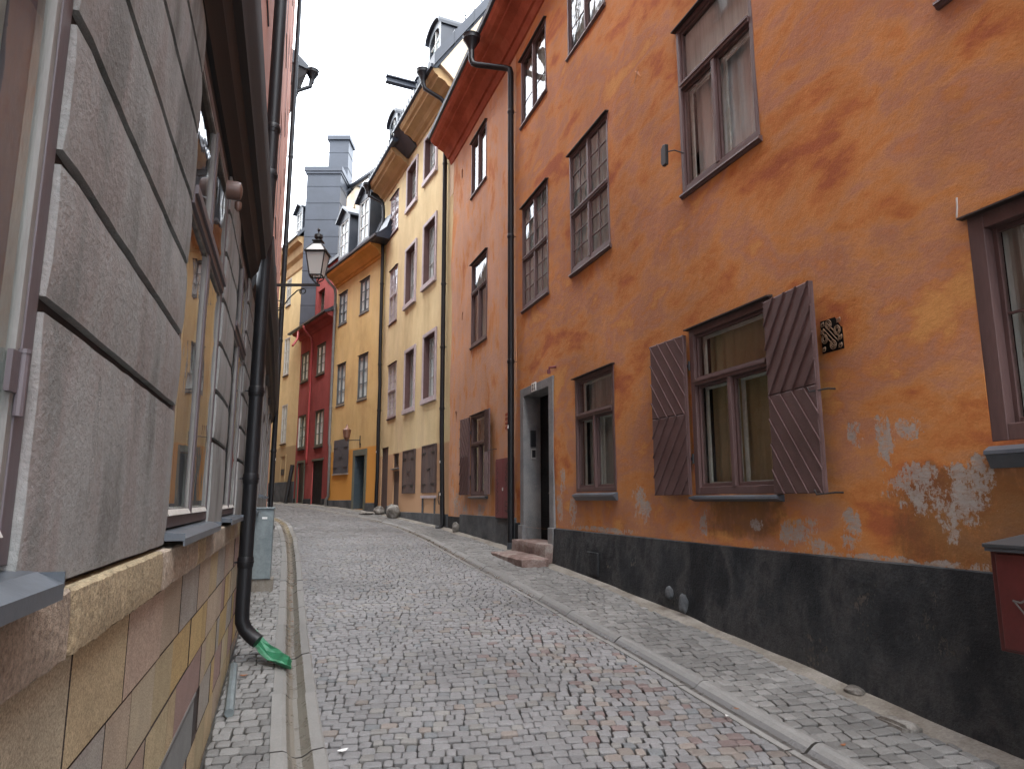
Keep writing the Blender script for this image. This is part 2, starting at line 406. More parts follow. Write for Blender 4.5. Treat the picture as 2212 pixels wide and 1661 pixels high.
class MB:
    def __init__(s, sx=1):
        s.v, s.f, s.mi, s.cols, s.mats, s.sx = [], [], [], [], [], sx
        s.col = (0.5, 0.5, 0.5)
        s.m = 0
    def mat(s, name):
        if name not in s.mats: s.mats.append(name)
        s.m = s.mats.index(name)
        return s
    def face(s, *idx):
        s.f.append(tuple(idx)); s.mi.append(s.m); s.cols.append(s.col)
    def vert(s, x, y, z):
        s.v.append((s.sx * x, y, z)); return len(s.v) - 1
    def poly(s, pts):
        s.face(*[s.vert(*p) for p in pts])
    def hexa(s, p):            # 8 points: bottom 4, top 4
        i = [s.vert(*q) for q in p]
        for a in ((0, 3, 2, 1), (4, 5, 6, 7), (0, 1, 5, 4), (1, 2, 6, 5), (2, 3, 7, 6), (3, 0, 4, 7)):
            s.face(*[i[k] for k in a])
    def box(s, x0, x1, y0, y1, z0, z1):
        s.hexa([(x0, y0, z0), (x1, y0, z0), (x1, y1, z0), (x0, y1, z0), (x0, y0, z1), (x1, y0, z1), (x1, y1, z1), (x0, y1, z1)])
    def prism(s, poly, y0, y1, inset=0.0):      # poly in x,z extruded along y
        n = len(poly)
        a = [s.vert(x, y0, z) for x, z in poly]
        if inset:
            cx = sum(p[0] for p in poly) / n; cz = sum(p[1] for p in poly) / n
            b = [s.vert(x, y1 - inset, z) for x, z in poly]
            q = []
            for x, z in poly:
                d = math.hypot(x - cx, z - cz) or 1
                k = max(0.0, 1 - inset * 1.6 / d)
                q.append((cx + (x - cx) * k, cz + (z - cz) * k))
            c = [s.vert(x, y1, z) for x, z in q]
            for i in range(n):
                j = (i + 1) % n
                s.face(a[i], a[j], b[j], b[i]); s.face(b[i], b[j], c[j], c[i])
            s.face(*c); s.face(*reversed(a))
        else:
            b = [s.vert(x, y1, z) for x, z in poly]
            for i in range(n):
                j = (i + 1) % n
                s.face(a[i], a[j], b[j], b[i])
            s.face(*b); s.face(*reversed(a))
    def extr(s, prof, x0, x1, cap=True):        # profile in y,z extruded along x
        n = len(prof)
        a = [s.vert(x0, y, z) for y, z in prof]
        b = [s.vert(x1, y, z) for y, z in prof]
        for i in range(n):
            j = (i + 1) % n
            s.face(a[i], b[i], b[j], a[j])
        if cap: s.face(*a); s.face(*reversed(b))
    def tube(s, path, r, n=12, cap=True, r2=None):
        pts = [Vector(p) for p in path]
        rings = []
        prev = None
        for i, p in enumerate(pts):
            if i == 0: d = pts[1] - p
            elif i == len(pts) - 1: d = p - pts[-2]
            else: d = (pts[i + 1] - p).normalized() + (p - pts[i - 1]).normalized()
            d.normalize()
            if prev is None:
                up = Vector((0, 1, 0)) if abs(d.y) < 0.9 else Vector((1, 0, 0))
                a = d.cross(up).normalized()
            else:
                a = (prev - d * prev.dot(d)).normalized()
            prev = a
            b = d.cross(a)
            rr = r if r2 is None else r + (r2 - r) * i / (len(pts) - 1)
            if isinstance(r, (list, tuple)): rr = r[i]
            rings.append([s.vert(*(p + (a * math.cos(2 * math.pi * k / n) + b * math.sin(2 * math.pi * k / n)) * rr)) for k in range(n)])
        for q, w_ in zip(rings, rings[1:]):
            for k in range(n):
                s.face(q[k], q[(k + 1) % n], w_[(k + 1) % n], w_[k])
        if cap: s.face(*reversed(rings[0])); s.face(*rings[-1])
    def build(s, name, fm, parent=None, smooth=False, bev=0.0, recalc=True, auto=None):
        me = bpy.data.meshes.new(name)
        me.from_pydata(s.v, [], s.f)
        for mn in (s.mats or ['void']): me.materials.append(M[mn])
        me.polygons.foreach_set('material_index', s.mi)
        ca = me.color_attributes.new('Col', 'FLOAT_COLOR', 'CORNER')
        buf = []
        for fc, c in zip(s.f, s.cols): buf.extend((c[0], c[1], c[2], 1.0) * len(fc))
        ca.data.foreach_set('color', buf)
        if smooth: me.polygons.foreach_set('use_smooth', [True] * len(s.f))
        if recalc:
            bm = bmesh.new(); bm.from_mesh(me)
            bmesh.ops.recalc_face_normals(bm, faces=bm.faces)
            bm.to_mesh(me); bm.free()
        me.update()
        if auto is not None:
            try: me.set_sharp_from_angle(angle=R(auto))
            except Exception: pass
        o = bpy.data.objects.new(name, me)
        link(o, fm, parent)
        if bev:
            b = o.modifiers.new('bevel', 'BEVEL')
            b.width = bev; b.segments = 2; b.limit_method = 'ANGLE'; b.angle_limit = R(40)
        return o

def arc(cx, cy, r, a0, a1, n):
    return [(cx + r * math.cos(R(a0 + (a1 - a0) * i / n)), cy + r * math.sin(R(a0 + (a1 - a0) * i / n))) for i in range(n + 1)]

# ------------------------------------------------------------------ ground heights and street lines
HT = [(-8, -2.44), (0, -1.78), (2, -1.61), (4.2, -1.45), (6.6, -1.24), (8.7, -1.09), (10.7, -.98), (12.6, -.87), (17.1, -.69), (23, -.43), (27.1, -.235), (31, -.14), (40, .0), (200, .0)]
def lerp(tab, y):
    if y <= tab[0][0]:
        (a, b), (c, d) = tab[0], tab[1]
        return b + (d - b) * (y - a) / (c - a)
    for (a, b), (c, d) in zip(tab, tab[1:]):
        if y <= c: return b + (d - b) * (y - a) / (c - a)
    (a, b), (c, d) = tab[-2], tab[-1]
    return b + (d - b) * (y - a) / (c - a)
def H(y):
    return (lerp(HT, y - .6) + lerp(HT, y - .3) + lerp(HT, y) + lerp(HT, y + .3) + lerp(HT, y + .6)) / 5
def sm(tab):
    return lambda y: (lerp(tab, y - .8) + 2 * lerp(tab, y) + lerp(tab, y + .8)) / 4
def tb(*p): return [(y, x) for x, y in p]
LO = sm(tb((1.1, -3), (0, .2), (-1.33, 4.1), (-1.8, 5.52), (-2.24, 6.88), (-3.05, 9.39), (-4.16, 12.8), (-5.36, 16.2), (-6.5, 19.3), (-8.6, 23.2), (-15, 34)))
RO = sm(tb((1.35, -3), (.25, .2), (-1.06, 4.16), (-1.30, 4.82), (-1.67, 5.92), (-2.46, 8.32), (-3.26, 10.85), (-4.50, 14.63), (-5.86, 18.5), (-7.0, 20.92), (-8.5, 23.7), (-14.2, 34)))
KI = sm(tb((4.0, -3), (3.0, .2), (1.70, 4.1), (1.24, 5.4), (.80, 6.62), (.42, 7.7), (.08, 8.7), (-.85, 11.33), (-1.95, 14.9), (-2.98, 17.8), (-4.05, 20.1), (-5.30, 22.2), (-6.55, 24.2), (-8.3, 27), (-10.2, 30), (-14.2, 36)))
KO = sm(tb((4.22, -3), (3.22, .2), (1.91, 4.1), (1.46, 5.4), (1.00, 6.62), (.61, 7.7), (.27, 8.7), (-.64, 11.33), (-1.74, 14.9), (-2.80, 17.8), (-3.90, 20.1), (-5.14, 22.2), (-6.36, 24.2), (-8.1, 27), (-10.0, 30), (-14.0, 36)))
WR_T = tb((4.132 + .335 * 6, .5 - 6), (4.132, .5), (.079, 12.6), (-1.54, 17.072), (-4.243, 22.848), (-7.122, 27.021), (-9.618, 30.691), (-13.268, 35.691))
WL_T = tb((-.42 + .32 * 6, -6), (-.42, 0), (-3.3, 9), (-6.315, 18), (-15.115, 34))
WR = lambda y: lerp(WR_T, y)
WL = lambda y: lerp(WL_T, y)

def struct(o):
    o['kind'] = 'structure'
    return o

# ground sheet
b = MB().mat('dirt')
ys = [-30, -15, -8] + [i * .5 for i in range(-12, 84)] + [50, 80, 120]
xs = [-80, -30, -18] + [i * 1.0 for i in range(-16, 12)] + [20, 60]
g = [[b.vert(x, y, H(min(max(y, -8), 40)) - .036) for x in xs] for y in ys]
for r0, r1 in zip(g, g[1:]):
    for k in range(len(xs) - 1): b.face(r0[k], r0[k + 1], r1[k + 1], r1[k])
struct(b.build('ground', WLD, recalc=False))

def stone(b, c, hw, hl, z, ang, jit, top_h, colr, simple, tilt=(0, 0)):
    """one sett: a chamfered little block with uneven corners"""
    ca, sa = math.cos(ang), math.sin(ang)
    cs = []
    for sx, sy in ((-1, -1), (1, -1), (1, 1), (-1, 1)):
        x = sx * hw + random.uniform(-jit, jit); y = sy * hl + random.uniform(-jit, jit)
        cs.append((x, y))
    b.col = colr
    def P(x, y, zz):
        X = c[0] + x * ca - y * sa; Y = c[1] + x * sa + y * ca
        return b.vert(X, Y, H(Y) + zz + x * tilt[0] + y * tilt[1])
    if simple:
        ring = [P(x, y, top_h) for x, y in cs]
        low = [P(x * 1.02, y * 1.02, -.04) for x, y in cs]
        b.face(*ring)
        for i in range(4): b.face(low[i], low[(i + 1) % 4], ring[(i + 1) % 4], ring[i])
        return
    # eight-sided outline with clipped corners
    def ringp(k, clip):
        pts = []
        for i in range(4):
            p0, p1, p2 = cs[i - 1], cs[i], cs[(i + 1) % 4]
            a = (p1[0] + (p0[0] - p1[0]) * clip, p1[1] + (p0[1] - p1[1]) * clip)
            d = (p1[0] + (p2[0] - p1[0]) * clip, p1[1] + (p2[1] - p1[1]) * clip)
            pts += [(a[0] * k, a[1] * k), (d[0] * k, d[1] * k)]
        return pts
    r0 = [P(x, y, -.04) for x, y in ringp(1.0, .10)]
    r1 = [P(x, y, top_h - .006) for x, y in ringp(1.0, .12)]
    r2 = [P(x, y, top_h - .002) for x, y in ringp(.92, .16)]
    r3 = [P(x, y, top_h) for x, y in ringp(.78, .2)]
    for A, B in ((r0, r1), (r1, r2), (r2, r3)):
        for i in range(8): b.face(A[i], A[(i + 1) % 8], B[(i + 1) % 8], B[i])
    b.face(*r3)

def cobbles(fL, fR, y0, y1, step, wid, skew, colf, mid=15.0, gap=.0078, hgt=.0):
    b = MB().mat('cobble')
    y = y0
    row = 0
    while y < y1:
        st = step * random.uniform(.92, 1.10)
        xl, xr = fL(y), fR(y)
        W = xr - xl
        sl = (fL(y + .5) - fL(y - .5) + fR(y + .5) - fR(y - .5)) / 2
        x = xl + (random.uniform(.2, .8) * wid if row % 2 else 0)
        x -= wid * .5
        while x < xr - wid * .2:
            wd = wid * random.uniform(.72, 1.35)
            a = max(x, xl); e = min(x + wd, xr)
            x += wd
            if e - a < wid * .28: continue
            cx = (a + e) / 2
            f = (cx - xl) / W
            arcs = .10 * min(1, W / 2.2) ** 2 * math.sin(f * 3.1416) + .03 * math.sin(cx * 5.1 + y * 1.3)
            cy = y + skew * (cx - (xl + xr) / 2) + arcs + random.uniform(-.006, .006)
            cx2 = cx + (fL(cy) - fL(y)) * (1 - f) + (fR(cy) - fR(y)) * f
            far = cy > mid
            stone(b, (cx2, cy), (e - a) / 2 - gap * .5 * random.uniform(.7, 1.5), st / 2 - gap * .5 * random.uniform(.6, 1.6), 0,
                  math.atan(skew) * .8 + random.uniform(-.05, .05), .006 if not far else .004,
                  random.uniform(-.003, .004) + hgt, colf(cx2, cy, f), far, (random.uniform(-.03, .03), random.uniform(-.03, .03)))
        y += st
        row += 1
    return b

def road_col(x, y, f):
    v = random.uniform(.148, .188) * (1 + .30 * noise.noise(Vector((x * .8, y * .8, 0))) + .15 * noise.noise(Vector((x * 2.7, y * 2.7, 4))))
    r = random.random()
    near = max(0, min(1, (8 - y) / 3)) * max(0, min(1, (f - .42) * 2.6)) * (.6 + 1.6 * max(0, noise.noise(Vector((x * 1.5, y * 1.5, 8)))))
    if r < .20 * near: return (v * .88, v * .66, v * .62)
    if r < .36 * near + .03: return (v * 1.02, v * .88, v * .78)
    if r > .97: return (v * .78, v * .83, v * .86)
    if r > .86: return (v * 1.08, v * 1.05, v * .99)
    return (v, v * .99, v * 1.0)
def walk_col(x, y, f):
    v = random.uniform(.14, .22) * (1 + .3 * noise.noise(Vector((x, y, 2))))
    return (v, v * .98, v * .935)
struct(cobbles(RO, KI, 1.6, 35, .081, .086, .14, road_col).build('road', WLD, recalc=False))
# a coarse strip of the same setts behind the photographer
struct(cobbles(RO, KI, -4, 1.6, .2, .2, .14, road_col, mid=-9).build('road_behind', WLD, recalc=False))
struct(cobbles(lambda y: WL(y) + .02, LO, 1.6, 28, .095, .092, .28, walk_col, hgt=.002).build('pavement_by_grey_house', WLD, recalc=False))
struct(cobbles(KO, lambda y: WR(y) - .20 + .05 * math.sin(y * 2.3), 1.6, 34, .100, .105, .27, walk_col, hgt=.012).build('pavement', WLD, recalc=False))
# mortar strip against the right-hand walls
b = MB().mat('mortar')
rows = []
y = -4.0
while y < 35:
    xw = WR(y); k = noise.noise(Vector((y * 1.7, 3, 0))) * .07
    rows.append([b.vert(xw - .27 - k, y, H(y) - .015), b.vert(xw - .19 - k, y, H(y) + .016), b.vert(xw + .05, y, H(y) + .045 + k * .3)])
    y += .12
for r0, r1 in zip(rows, rows[1:]):
    for k in range(2): b.face(r0[k], r0[k + 1], r1[k + 1], r1[k])
struct(b.build('mortar_strip', WLD, recalc=False, smooth=True))

def channel(name, fa, fb, prof, y0, y1, seglen, cols, mats, pad=0.0):
    """gutter of long stones laid end to end; prof = (fraction across, height, material/colour index)"""
    b = MB()
    y = y0
    while y < y1:
        ln = seglen * random.uniform(.75, 1.3)
        n = 4
        vv = random.uniform(.85, 1.12)
        dz = random.uniform(-.003, .004)
        sh = random.uniform(-.006, .006)
        rows = []
        for i in range(n + 1):
            yy = y + .006 + (ln - .014) * i / n
            xa, xb = fa(yy) - pad, fb(yy) + pad
            rows.append([b.vert(xa + (xb - xa) * t + sh, yy + .25 * (xb - xa) * t, H(yy) + hh + dz) for t, hh, _ in prof])
        for r0, r1 in zip(rows, rows[1:]):
            for k in range(len(prof) - 1):
                ci = prof[k][2]
                b.mat(mats[ci]); c = cols[ci]
                b.col = tuple(q * vv for q in c)
                b.face(r0[k], r0[k + 1], r1[k + 1], r1[k])
        for r_ in (rows[0], rows[-1]):
            for k in range(len(prof) - 1):
                p, q = b.v[r_[k]], b.v[r_[k + 1]]
                b.mat(mats[0]); b.col = (.05, .045, .04)
                b.face(r_[k], r_[k + 1], b.vert(q[0], q[1], q[2] - .05), b.vert(p[0], p[1], p[2] - .05))
        y += ln
    return struct(b.build(name, WLD, recalc=False))
gc = [(.185, .18, .168), (.13, .12, .10), (.185, .18, .17)]
channel('gutter', LO, RO, [(-.02, -.04, 0), (.0, .012, 0), (.22, .014, 0), (.30, .004, 1), (.38, -.022, 1), (.46, -.03, 1), (.56, -.028, 1), (.66, -.012, 1), (.74, .006, 2), (.95, .016, 2), (1.0, .006, 2), (1.01, -.045, 2)],
        -3, 30, .8, gc, ['kerbstone', 'channel', 'kerbstone'], pad=.012)
channel('kerb', KI, KO, [(-.16, -.04, 0), (-.14, .006, 0), (.06, .008, 0), (.12, -.008, 1), (.24, -.022, 1), (.44, -.018, 1), (.56, .004, 2), (.68, .024, 2), (.80, .034, 2), (.95, .03, 2), (1.0, .016, 2), (1.01, -.03, 2)],
        -3, 34, .95, [(.21, .207, .197), (.075, .072, .068), (.19, .188, .18)], ['kerbstone', 'channel', 'kerbstone'])

# ------------------------------------------------------------------ building kit
def wall(fm, parent, mat, u0, u1, z0, z1, opens=(), sx=1, step=.25, disp=.0, depth=.3, name='wall', seed=0, groove=None, zfun=None):
    """plaster face with real openings, reveals and slow unevenness"""
    b = MB(sx).mat(mat)
    def dy(u, z):
        if not disp: return 0
        return disp * noise.noise(Vector((u * .55 + seed, z * .55, seed))) + disp * .35 * noise.noise(Vector((u * 2.1, z * 2.1, 9 + seed)))
    us = {u0, u1}; zs = {z0, z1}
    for o in opens: us |= {o[0], o[1]}; zs |= {o[2], o[3]}
    def fill(s, st):
        s = sorted(s); r = []
        for a, c in zip(s, s[1:]):
            n = max(1, round((c - a) / st))
            r += [a + (c - a) * i / n for i in range(n)]
        return r + [s[-1]]
    us = [u for u in fill({u for u in us if u0 <= u <= u1}, step)]
    zs = [z for z in fill({z for z in zs if z0 <= z <= z1}, step)]
    vid = {}
    def V(i, j):
        if (i, j) not in vid:
            vid[i, j] = b.vert(us[i], dy(us[i], zs[j]), zs[j])
        return vid[i, j]
    for i in range(len(us) - 1):
        for j in range(len(zs) - 1):
            cu, cz = (us[i] + us[i + 1]) / 2, (zs[j] + zs[j + 1]) / 2
            if any(o[0] < cu < o[1] and o[2] < cz < o[3] for o in opens): continue
            b.face(V(i, j), V(i + 1, j), V(i + 1, j + 1), V(i, j + 1))
    for o in opens:
        d = o[4] if len(o) > 4 else depth
        ui = [i for i, u in enumerate(us) if o[0] - 1e-6 <= u <= o[1] + 1e-6]
        zj = [j for j, z in enumerate(zs) if o[2] - 1e-6 <= z <= o[3] + 1e-6]
        if not ui or not zj: continue
        loops = [[(i, zj[0]) for i in ui], [(i, zj[-1]) for i in ui], [(ui[0], j) for j in zj], [(ui[-1], j) for j in zj]]
        for lp in loops:
            for (a, c) in zip(lp, lp[1:]):
                p, q = V(*a), V(*c)
                pv, qv = b.v[p], b.v[q]
                b.face(p, q, b.vert(sx * qv[0], -d, qv[2]), b.vert(sx * pv[0], -d, pv[2]))
    for i in (0, len(us) - 1):
        col = [(us[i], dy(us[i], z), z) for z in zs]
        for p, q in zip(col, col[1:]):
            b.poly([p, q, (q[0], -1.2, q[2]), (p[0], -1.2, p[2])])
    return b.build(name, fm, parent, smooth=True, recalc=False, auto=35)

def plinth(fm, parent, mat, u0, u1, ztop, y, gfun, sx=1, name='plinth', opens=(), ybot=None):
    b = MB(sx).mat(mat)
    n = max(2, int((u1 - u0) / .15))
    rows = []
    zt = (lambda u: ztop) if not callable(ztop) else ztop
    yb = y if ybot is None else ybot
    cols = 7
    for i in range(n + 1):
        u = u0 + (u1 - u0) * i / n
        g_ = gfun(u) - .12
        r = []
        for j in range(cols):
            f = j / (cols - 1)
            z = g_ + (zt(u) - g_) * f
            yy = yb + (y - yb) * f + .016 * noise.noise(Vector((u * 1.3, z * 1.6, 4)))
            r.append(b.vert(u, yy, z))
        r.append(b.vert(u, -.02, zt(u) + .015))
        rows.append(r)
    for r0, r1 in zip(rows, rows[1:]):
        for k in range(len(r0) - 1): b.face(r0[k], r1[k], r1[k + 1], r0[k + 1])
    for r_ in (rows[0], rows[-1]):
        b.poly([(sx * b.v[i][0], b.v[i][1], b.v[i][2]) for i in r_] + [(sx * b.v[r_[0]][0], -.02, b.v[r_[0]][2])])
    return b.build(name, fm, parent, smooth=True, recalc=False, auto=40)

def curtain(b, x0, x1, y, z0, z1, amp=.02, waves=5, ph=0):
    n = max(6, waves * 6)
    a, c = [], []
    for i in range(n + 1):
        f = i / n
        yy = y + amp * math.sin(f * waves * 6.283 + ph)
        a.append(b.vert(x0 + (x1 - x0) * f, yy, z0)); c.append(b.vert(x0 + (x1 - x0) * f, yy, z1))
    for i in range(n): b.face(a[i], a[i + 1], c[i + 1], c[i])

def window(root, fm, u0, u1, z0, z1, frame_m='brown', sash_m=None, inner_m=None, fw=.05, yf=.012, rec=.05, tf=None, leaves=2, grid=(1, 1), gridtop=None,
           toplv=None, bar=.014, mull=.05, glass='glass', cur='curtain', cur_side=0.0, sx=1, sill=.06, lintel=True, sill_m='sill', sillz=0.0, bev=.004, label=None, drop=.07, curd=.07, sp=.018, sw=.028,
           blind=False, depth=.28, trans=.06, lowbar=None, frame_depth=.10, stick=0.0, room='void'):
    """window fitted into its wall opening: frame > pane, sash, sill, lintel, curtain, interior"""
    sash_m = sash_m or frame_m
    b = MB(sx).mat(frame_m)
    yb = yf - frame_depth
    b.box(u0, u0 + fw, yb, yf, z0, z1); b.box(u1 - fw, u1, yb, yf, z0, z1)
    b.box(u0 + fw, u1 - fw, yb, yf - .003, z1 - fw, z1); b.box(u0 + fw, u1 - fw, yb, yf - .003, z0, z0 + fw)
    iu0, iu1, iz0, iz1 = u0 + fw, u1 - fw, z0 + fw, z1 - fw
    cells = []
    if tf is not None:
        zt = iz0 + (iz1 - iz0) * tf
        b.box(iu0, iu1, yb + .01, yf + .010, zt, zt + trans)
        b.box(iu0, iu1, yf + .008, yf + .022, zt + trans * .55, zt + trans + .006)
        low, top = (iz0, zt), (zt + trans, iz1)
    else:
        low, top = (iz0, iz1), None
    def split(z_a, z_b, nl, gr):
        wd = (iu1 - iu0 - mull * (nl - 1)) / nl
        for k in range(nl):
            a = iu0 + k * (wd + mull)
            if k: b.box(a - mull, a, yb + .012, yf + .004, z_a, z_b)
            cells.append((a, a + wd, z_a, z_b, gr))
    split(low[0], low[1], leaves, grid)
    if top: split(top[0], top[1], toplv if toplv is not None else leaves, gridtop or grid)
    fr = b.build('window', fm, root, bev=bev)
    if label: fr['label'] = label
    ys = yf - rec
    s = MB(sx).mat(sash_m)
    p = MB(sx).mat(glass)
    inn = MB(sx).mat(inner_m or sash_m)
    for (a, c, za, zb, gr) in cells:
        s.box(a, a + sw, ys - .02, ys + sp, za, zb); s.box(c - sw, c, ys - .02, ys + sp, za, zb)
        s.box(a + sw, c - sw, ys - .02, ys + sp - .002, zb - sw, zb); s.box(a + sw, c - sw, ys - .02, ys + sp - .002, za, za + sw * 1.3)
        nx, nz = gr
        for i in range(1, nx):
            x = a + sw + (c - a - 2 * sw) * i / nx
            s.box(x - bar / 2, x + bar / 2, ys - .012, ys + .012, za + sw, zb - sw)
        for j in range(1, nz):
            z = za + sw + (zb - za - 2 * sw) * j / nz
            s.box(a + sw, c - sw, ys - .011, ys + .011, z - bar / 2, z + bar / 2)
        if lowbar:
            z = za + (zb - za) * lowbar
            s.box(a + sw, c - sw, ys - .011, ys + .011, z - bar / 2, z + bar / 2)
        # panes: each light a separate, slightly tilted sheet of glass
        for i in range(nx):
            for j in range(nz):
                x0 = a + sw * .8 + (c - a - 1.6 * sw) * i / nx; x1 = a + sw * .8 + (c - a - 1.6 * sw) * (i + 1) / nx
                q0 = za + sw * .8 + (zb - za - 1.6 * sw) * j / nz; q1 = za + sw * .8 + (zb - za - 1.6 * sw) * (j + 1) / nz
                t1, t2 = random.uniform(-1, 1) * .0022, random.uniform(-1, 1) * .0022
                yy = [ys + t1 + t2, ys - t1 + t2, ys - t1 - t2, ys + t1 - t2]
                xs_ = [(x0, q0), (x1, q0), (x1, q1), (x0, q1)]
                p.hexa([(xs_[k][0], yy[k] - .002, xs_[k][1]) for k in range(4)] + [(xs_[k][0], yy[k] + .002, xs_[k][1]) for k in range(4)])
        if inner_m:
            yi = ys - .07
            inn.box(a + .004, a + .045, yi - .02, yi, za, zb); inn.box(c - .045, c - .004, yi - .02, yi, za, zb)
            inn.box(a + .045, c - .045, yi - .02, yi, zb - .04, zb); inn.box(a + .045, c - .045, yi - .02, yi, za, za + .05)
    so_ = s.build('sash', fm, fr, bev=bev * .5)
    p.build('pane', fm, fr)
    if inner_m: inn.build('inner_sash', fm, fr)
    if sill:
        q = MB(sx).mat(sill_m)
        zt = z0 - sillz
        q.extr([(-.05, zt + .004), (yf + sill, zt - drop * .35), (yf + sill + .004, zt - drop * .35 - .022), (yf + sill - .012, zt - drop * .35 - .024), (yf + .004, zt - drop), (-.05, zt - drop)],
               u0 - .025, u1 + .025)
        q.build('sill', fm, fr)
    if lintel:
        q = MB(sx).mat('dkbrown')
        q.extr([(-.03, z1 + .022), (yf + .05, z1 + .008), (yf + .05, z1 - .004), (-.03, z1 - .004)], u0 - .03, u1 + .03)
        q.build('lintel', fm, fr)
    yd = yf - rec - curd - (.09 if inner_m else 0)
    q = MB(sx).mat(room)
    q.box(u0 + .01, u1 - .01, -depth - .3, -depth - .28, z0, z1)
    q.mat('void')
    q.box(u0 - .02, u0 + .005, -depth - .3, yb, z0, z1); q.box(u1 - .005, u1 + .02, -depth - .3, yb, z0, z1)
    q.box(u0, u1, -depth - .3, yb, z0 - .02, z0 + .002); q.box(u0, u1, -depth - .3, yb, z1 - .002, z1 + .02)
    q.build('interior', fm, fr)
    if cur:
        q = MB(sx).mat(cur)
        if cur_side:
            wdt = (u1 - u0) * cur_side
            curtain(q, u0 + fw, u0 + fw + wdt, yd, z0 + fw, z1 - fw, .018, 3)
            curtain(q, u1 - fw - wdt, u1 - fw, yd, z0 + fw, z1 - fw, .018, 3, 1.)
        else:
            curtain(q, u0 + fw, u1 - fw, yd, z0 + fw, z1 - fw, .014, 7)
        q.build('curtain', fm, fr)
    if blind:
        q = MB(sx).mat('curtaingrey')
        q.box(iu0, iu1, ys - .06, ys - .05, top[0], top[1])
        q.build('blind', fm, fr)
    return fr

def pipe(root, fm, path, r=.055, rings=(), brackets=(), m='pipe', sx=1, funnel=None, n=16, stickers=(), wally=0.0):
    b = MB(sx).mat(m)
    b.tube(path, r, n)
    o = b.build('drainpipe', fm, root, smooth=True, auto=50)
    for z in rings:
        u, y = pipe_at(path, z)
        k = MB(sx).mat(m)
        k.tube([(u, y, z - .045), (u, y, z - .03), (u, y, z + .03), (u, y, z + .045)], [r * 1.02, r * 1.12, r * 1.12, r * 1.02], n)
        k.tube([(u, y, z - .008), (u, y, z + .008)], r * 1.2, n)
        k.tube([(u, y, z), (u - .03, wally - .01, z)], .006, 6)
        k.build('pipe_clamp', fm, o, smooth=True, auto=40)
    for z in stickers:
        u, y = pipe_at(path, z)
        k = MB(sx).mat('sticker')
        rr = r * 1.02
        pts = []
        for i in range(5):
            a = R(200 + i * 14 + 40)
            pts.append((u + rr * math.cos(a) * 1, y - rr * math.sin(a)))
        for (p0, p1) in zip(pts, pts[1:]):
            k.hexa([(p0[0], p0[1], z - .03), (p1[0], p1[1], z - .03), (p1[0] * 1.0, p1[1] + .002, z - .03), (p0[0], p0[1] + .002, z - .03),
                    (p0[0], p0[1], z + .03), (p1[0], p1[1], z + .03), (p1[0], p1[1] + .002, z + .03), (p0[0], p0[1] + .002, z + .03)])
        k.build('sticker', fm, o)
    if funnel:
        u, y, z, s = funnel
        k = MB(sx).mat(m)
        k.tube([(u, y, z - .24 * s), (u, y, z - .16 * s), (u, y, z - .02 * s), (u, y, z), (u, y, z + .05 * s), (u, y, z + .07 * s)], [r, r * 1.1, .125 * s, .14 * s, .14 * s, .15 * s], n)
        k.build('hopper', fm, o, smooth=True, auto=30)
    return o

def pipe_at(path, z):
    for p, q in zip(path, path[1:]):
        if min(p[2], q[2]) <= z <= max(p[2], q[2]) and abs(p[2] - q[2]) > 1e-6:
            f = (z - p[2]) / (q[2] - p[2])
            return p[0] + (q[0] - p[0]) * f, p[1] + (q[1] - p[1]) * f
    return path[-1][0], path[-1][1]

def clip_half(poly, a, b_, c):      # keep a*x+b*z<=c
    outp = []
    n = len(poly)
    for i in range(n):
        p, q = poly[i], poly[(i + 1) % n]
        dp, dq = a * p[0] + b_ * p[1] - c, a * q[0] + b_ * q[1] - c
        if dp <= 0: outp.append(p)
        if dp * dq < 0:
            t_ = dp / (dp - dq)
            outp.append((p[0] + (q[0] - p[0]) * t_, p[1] + (q[1] - p[1]) * t_))
    return outp

def chevron_shutter(parent, fm, w_, h, up, ang=54, board=.128, thick=.018):
    """ledged shutter of slanting boards meeting at mid height; local x 0..w (x=0 hinge), z 0..h. up=+1: upper boards fall towards the free edge"""
    b = MB().mat('shutter')
    b.box(0.006, w_ - .006, -.020, 0, .006, h - .006)
    for half in (0, 1):
        za, zb = (h / 2 + .002, h) if half else (0, h / 2 - .002)
        s = up if half else -up
        nx, nz = math.sin(R(ang)) * s, math.cos(R(ang))
        ds = [nx * x + nz * z for x in (0, w_) for z in (za, zb)]
        d = min(ds) - random.uniform(0, .03)
        while d < max(ds):
            poly = [(0, za), (w_, za), (w_, zb), (0, zb)]
            poly = clip_half(poly, nx, nz, d + board - .006)
            if poly: poly = clip_half(poly, -nx, -nz, -(d + .006))
            if len(poly) >= 3:
                area = abs(sum(poly[i][0] * poly[(i + 1) % len(poly)][1] - poly[(i + 1) % len(poly)][0] * poly[i][1] for i in range(len(poly)))) / 2
                if area > .0006: b.prism(poly, 0, thick, .007)
            bead = clip_half([(0, za), (w_, za), (w_, zb), (0, zb)], nx, nz, d + board + .006)
            if bead: bead = clip_half(bead, -nx, -nz, -(d + board - .004))
            if len(bead) >= 3: b.prism(bead, 0, thick + .010, .003)
            d += board
    for x in (.0, w_ - .012): b.box(x, x + .012, -.022, .012, 0, h)
    o = b.build('shutter', fm, parent)
    for z in (h * .22, h * .80):
        k = MB().mat('iron')
        k.box(-.03, w_ * .85, -.030, -.022, z - .018, z + .018)
        k.tube([(-.03, -.026, z - .05), (-.03, -.026, z + .05)], .011, 8)
        k.build('strap_hinge', fm, o)
    return o

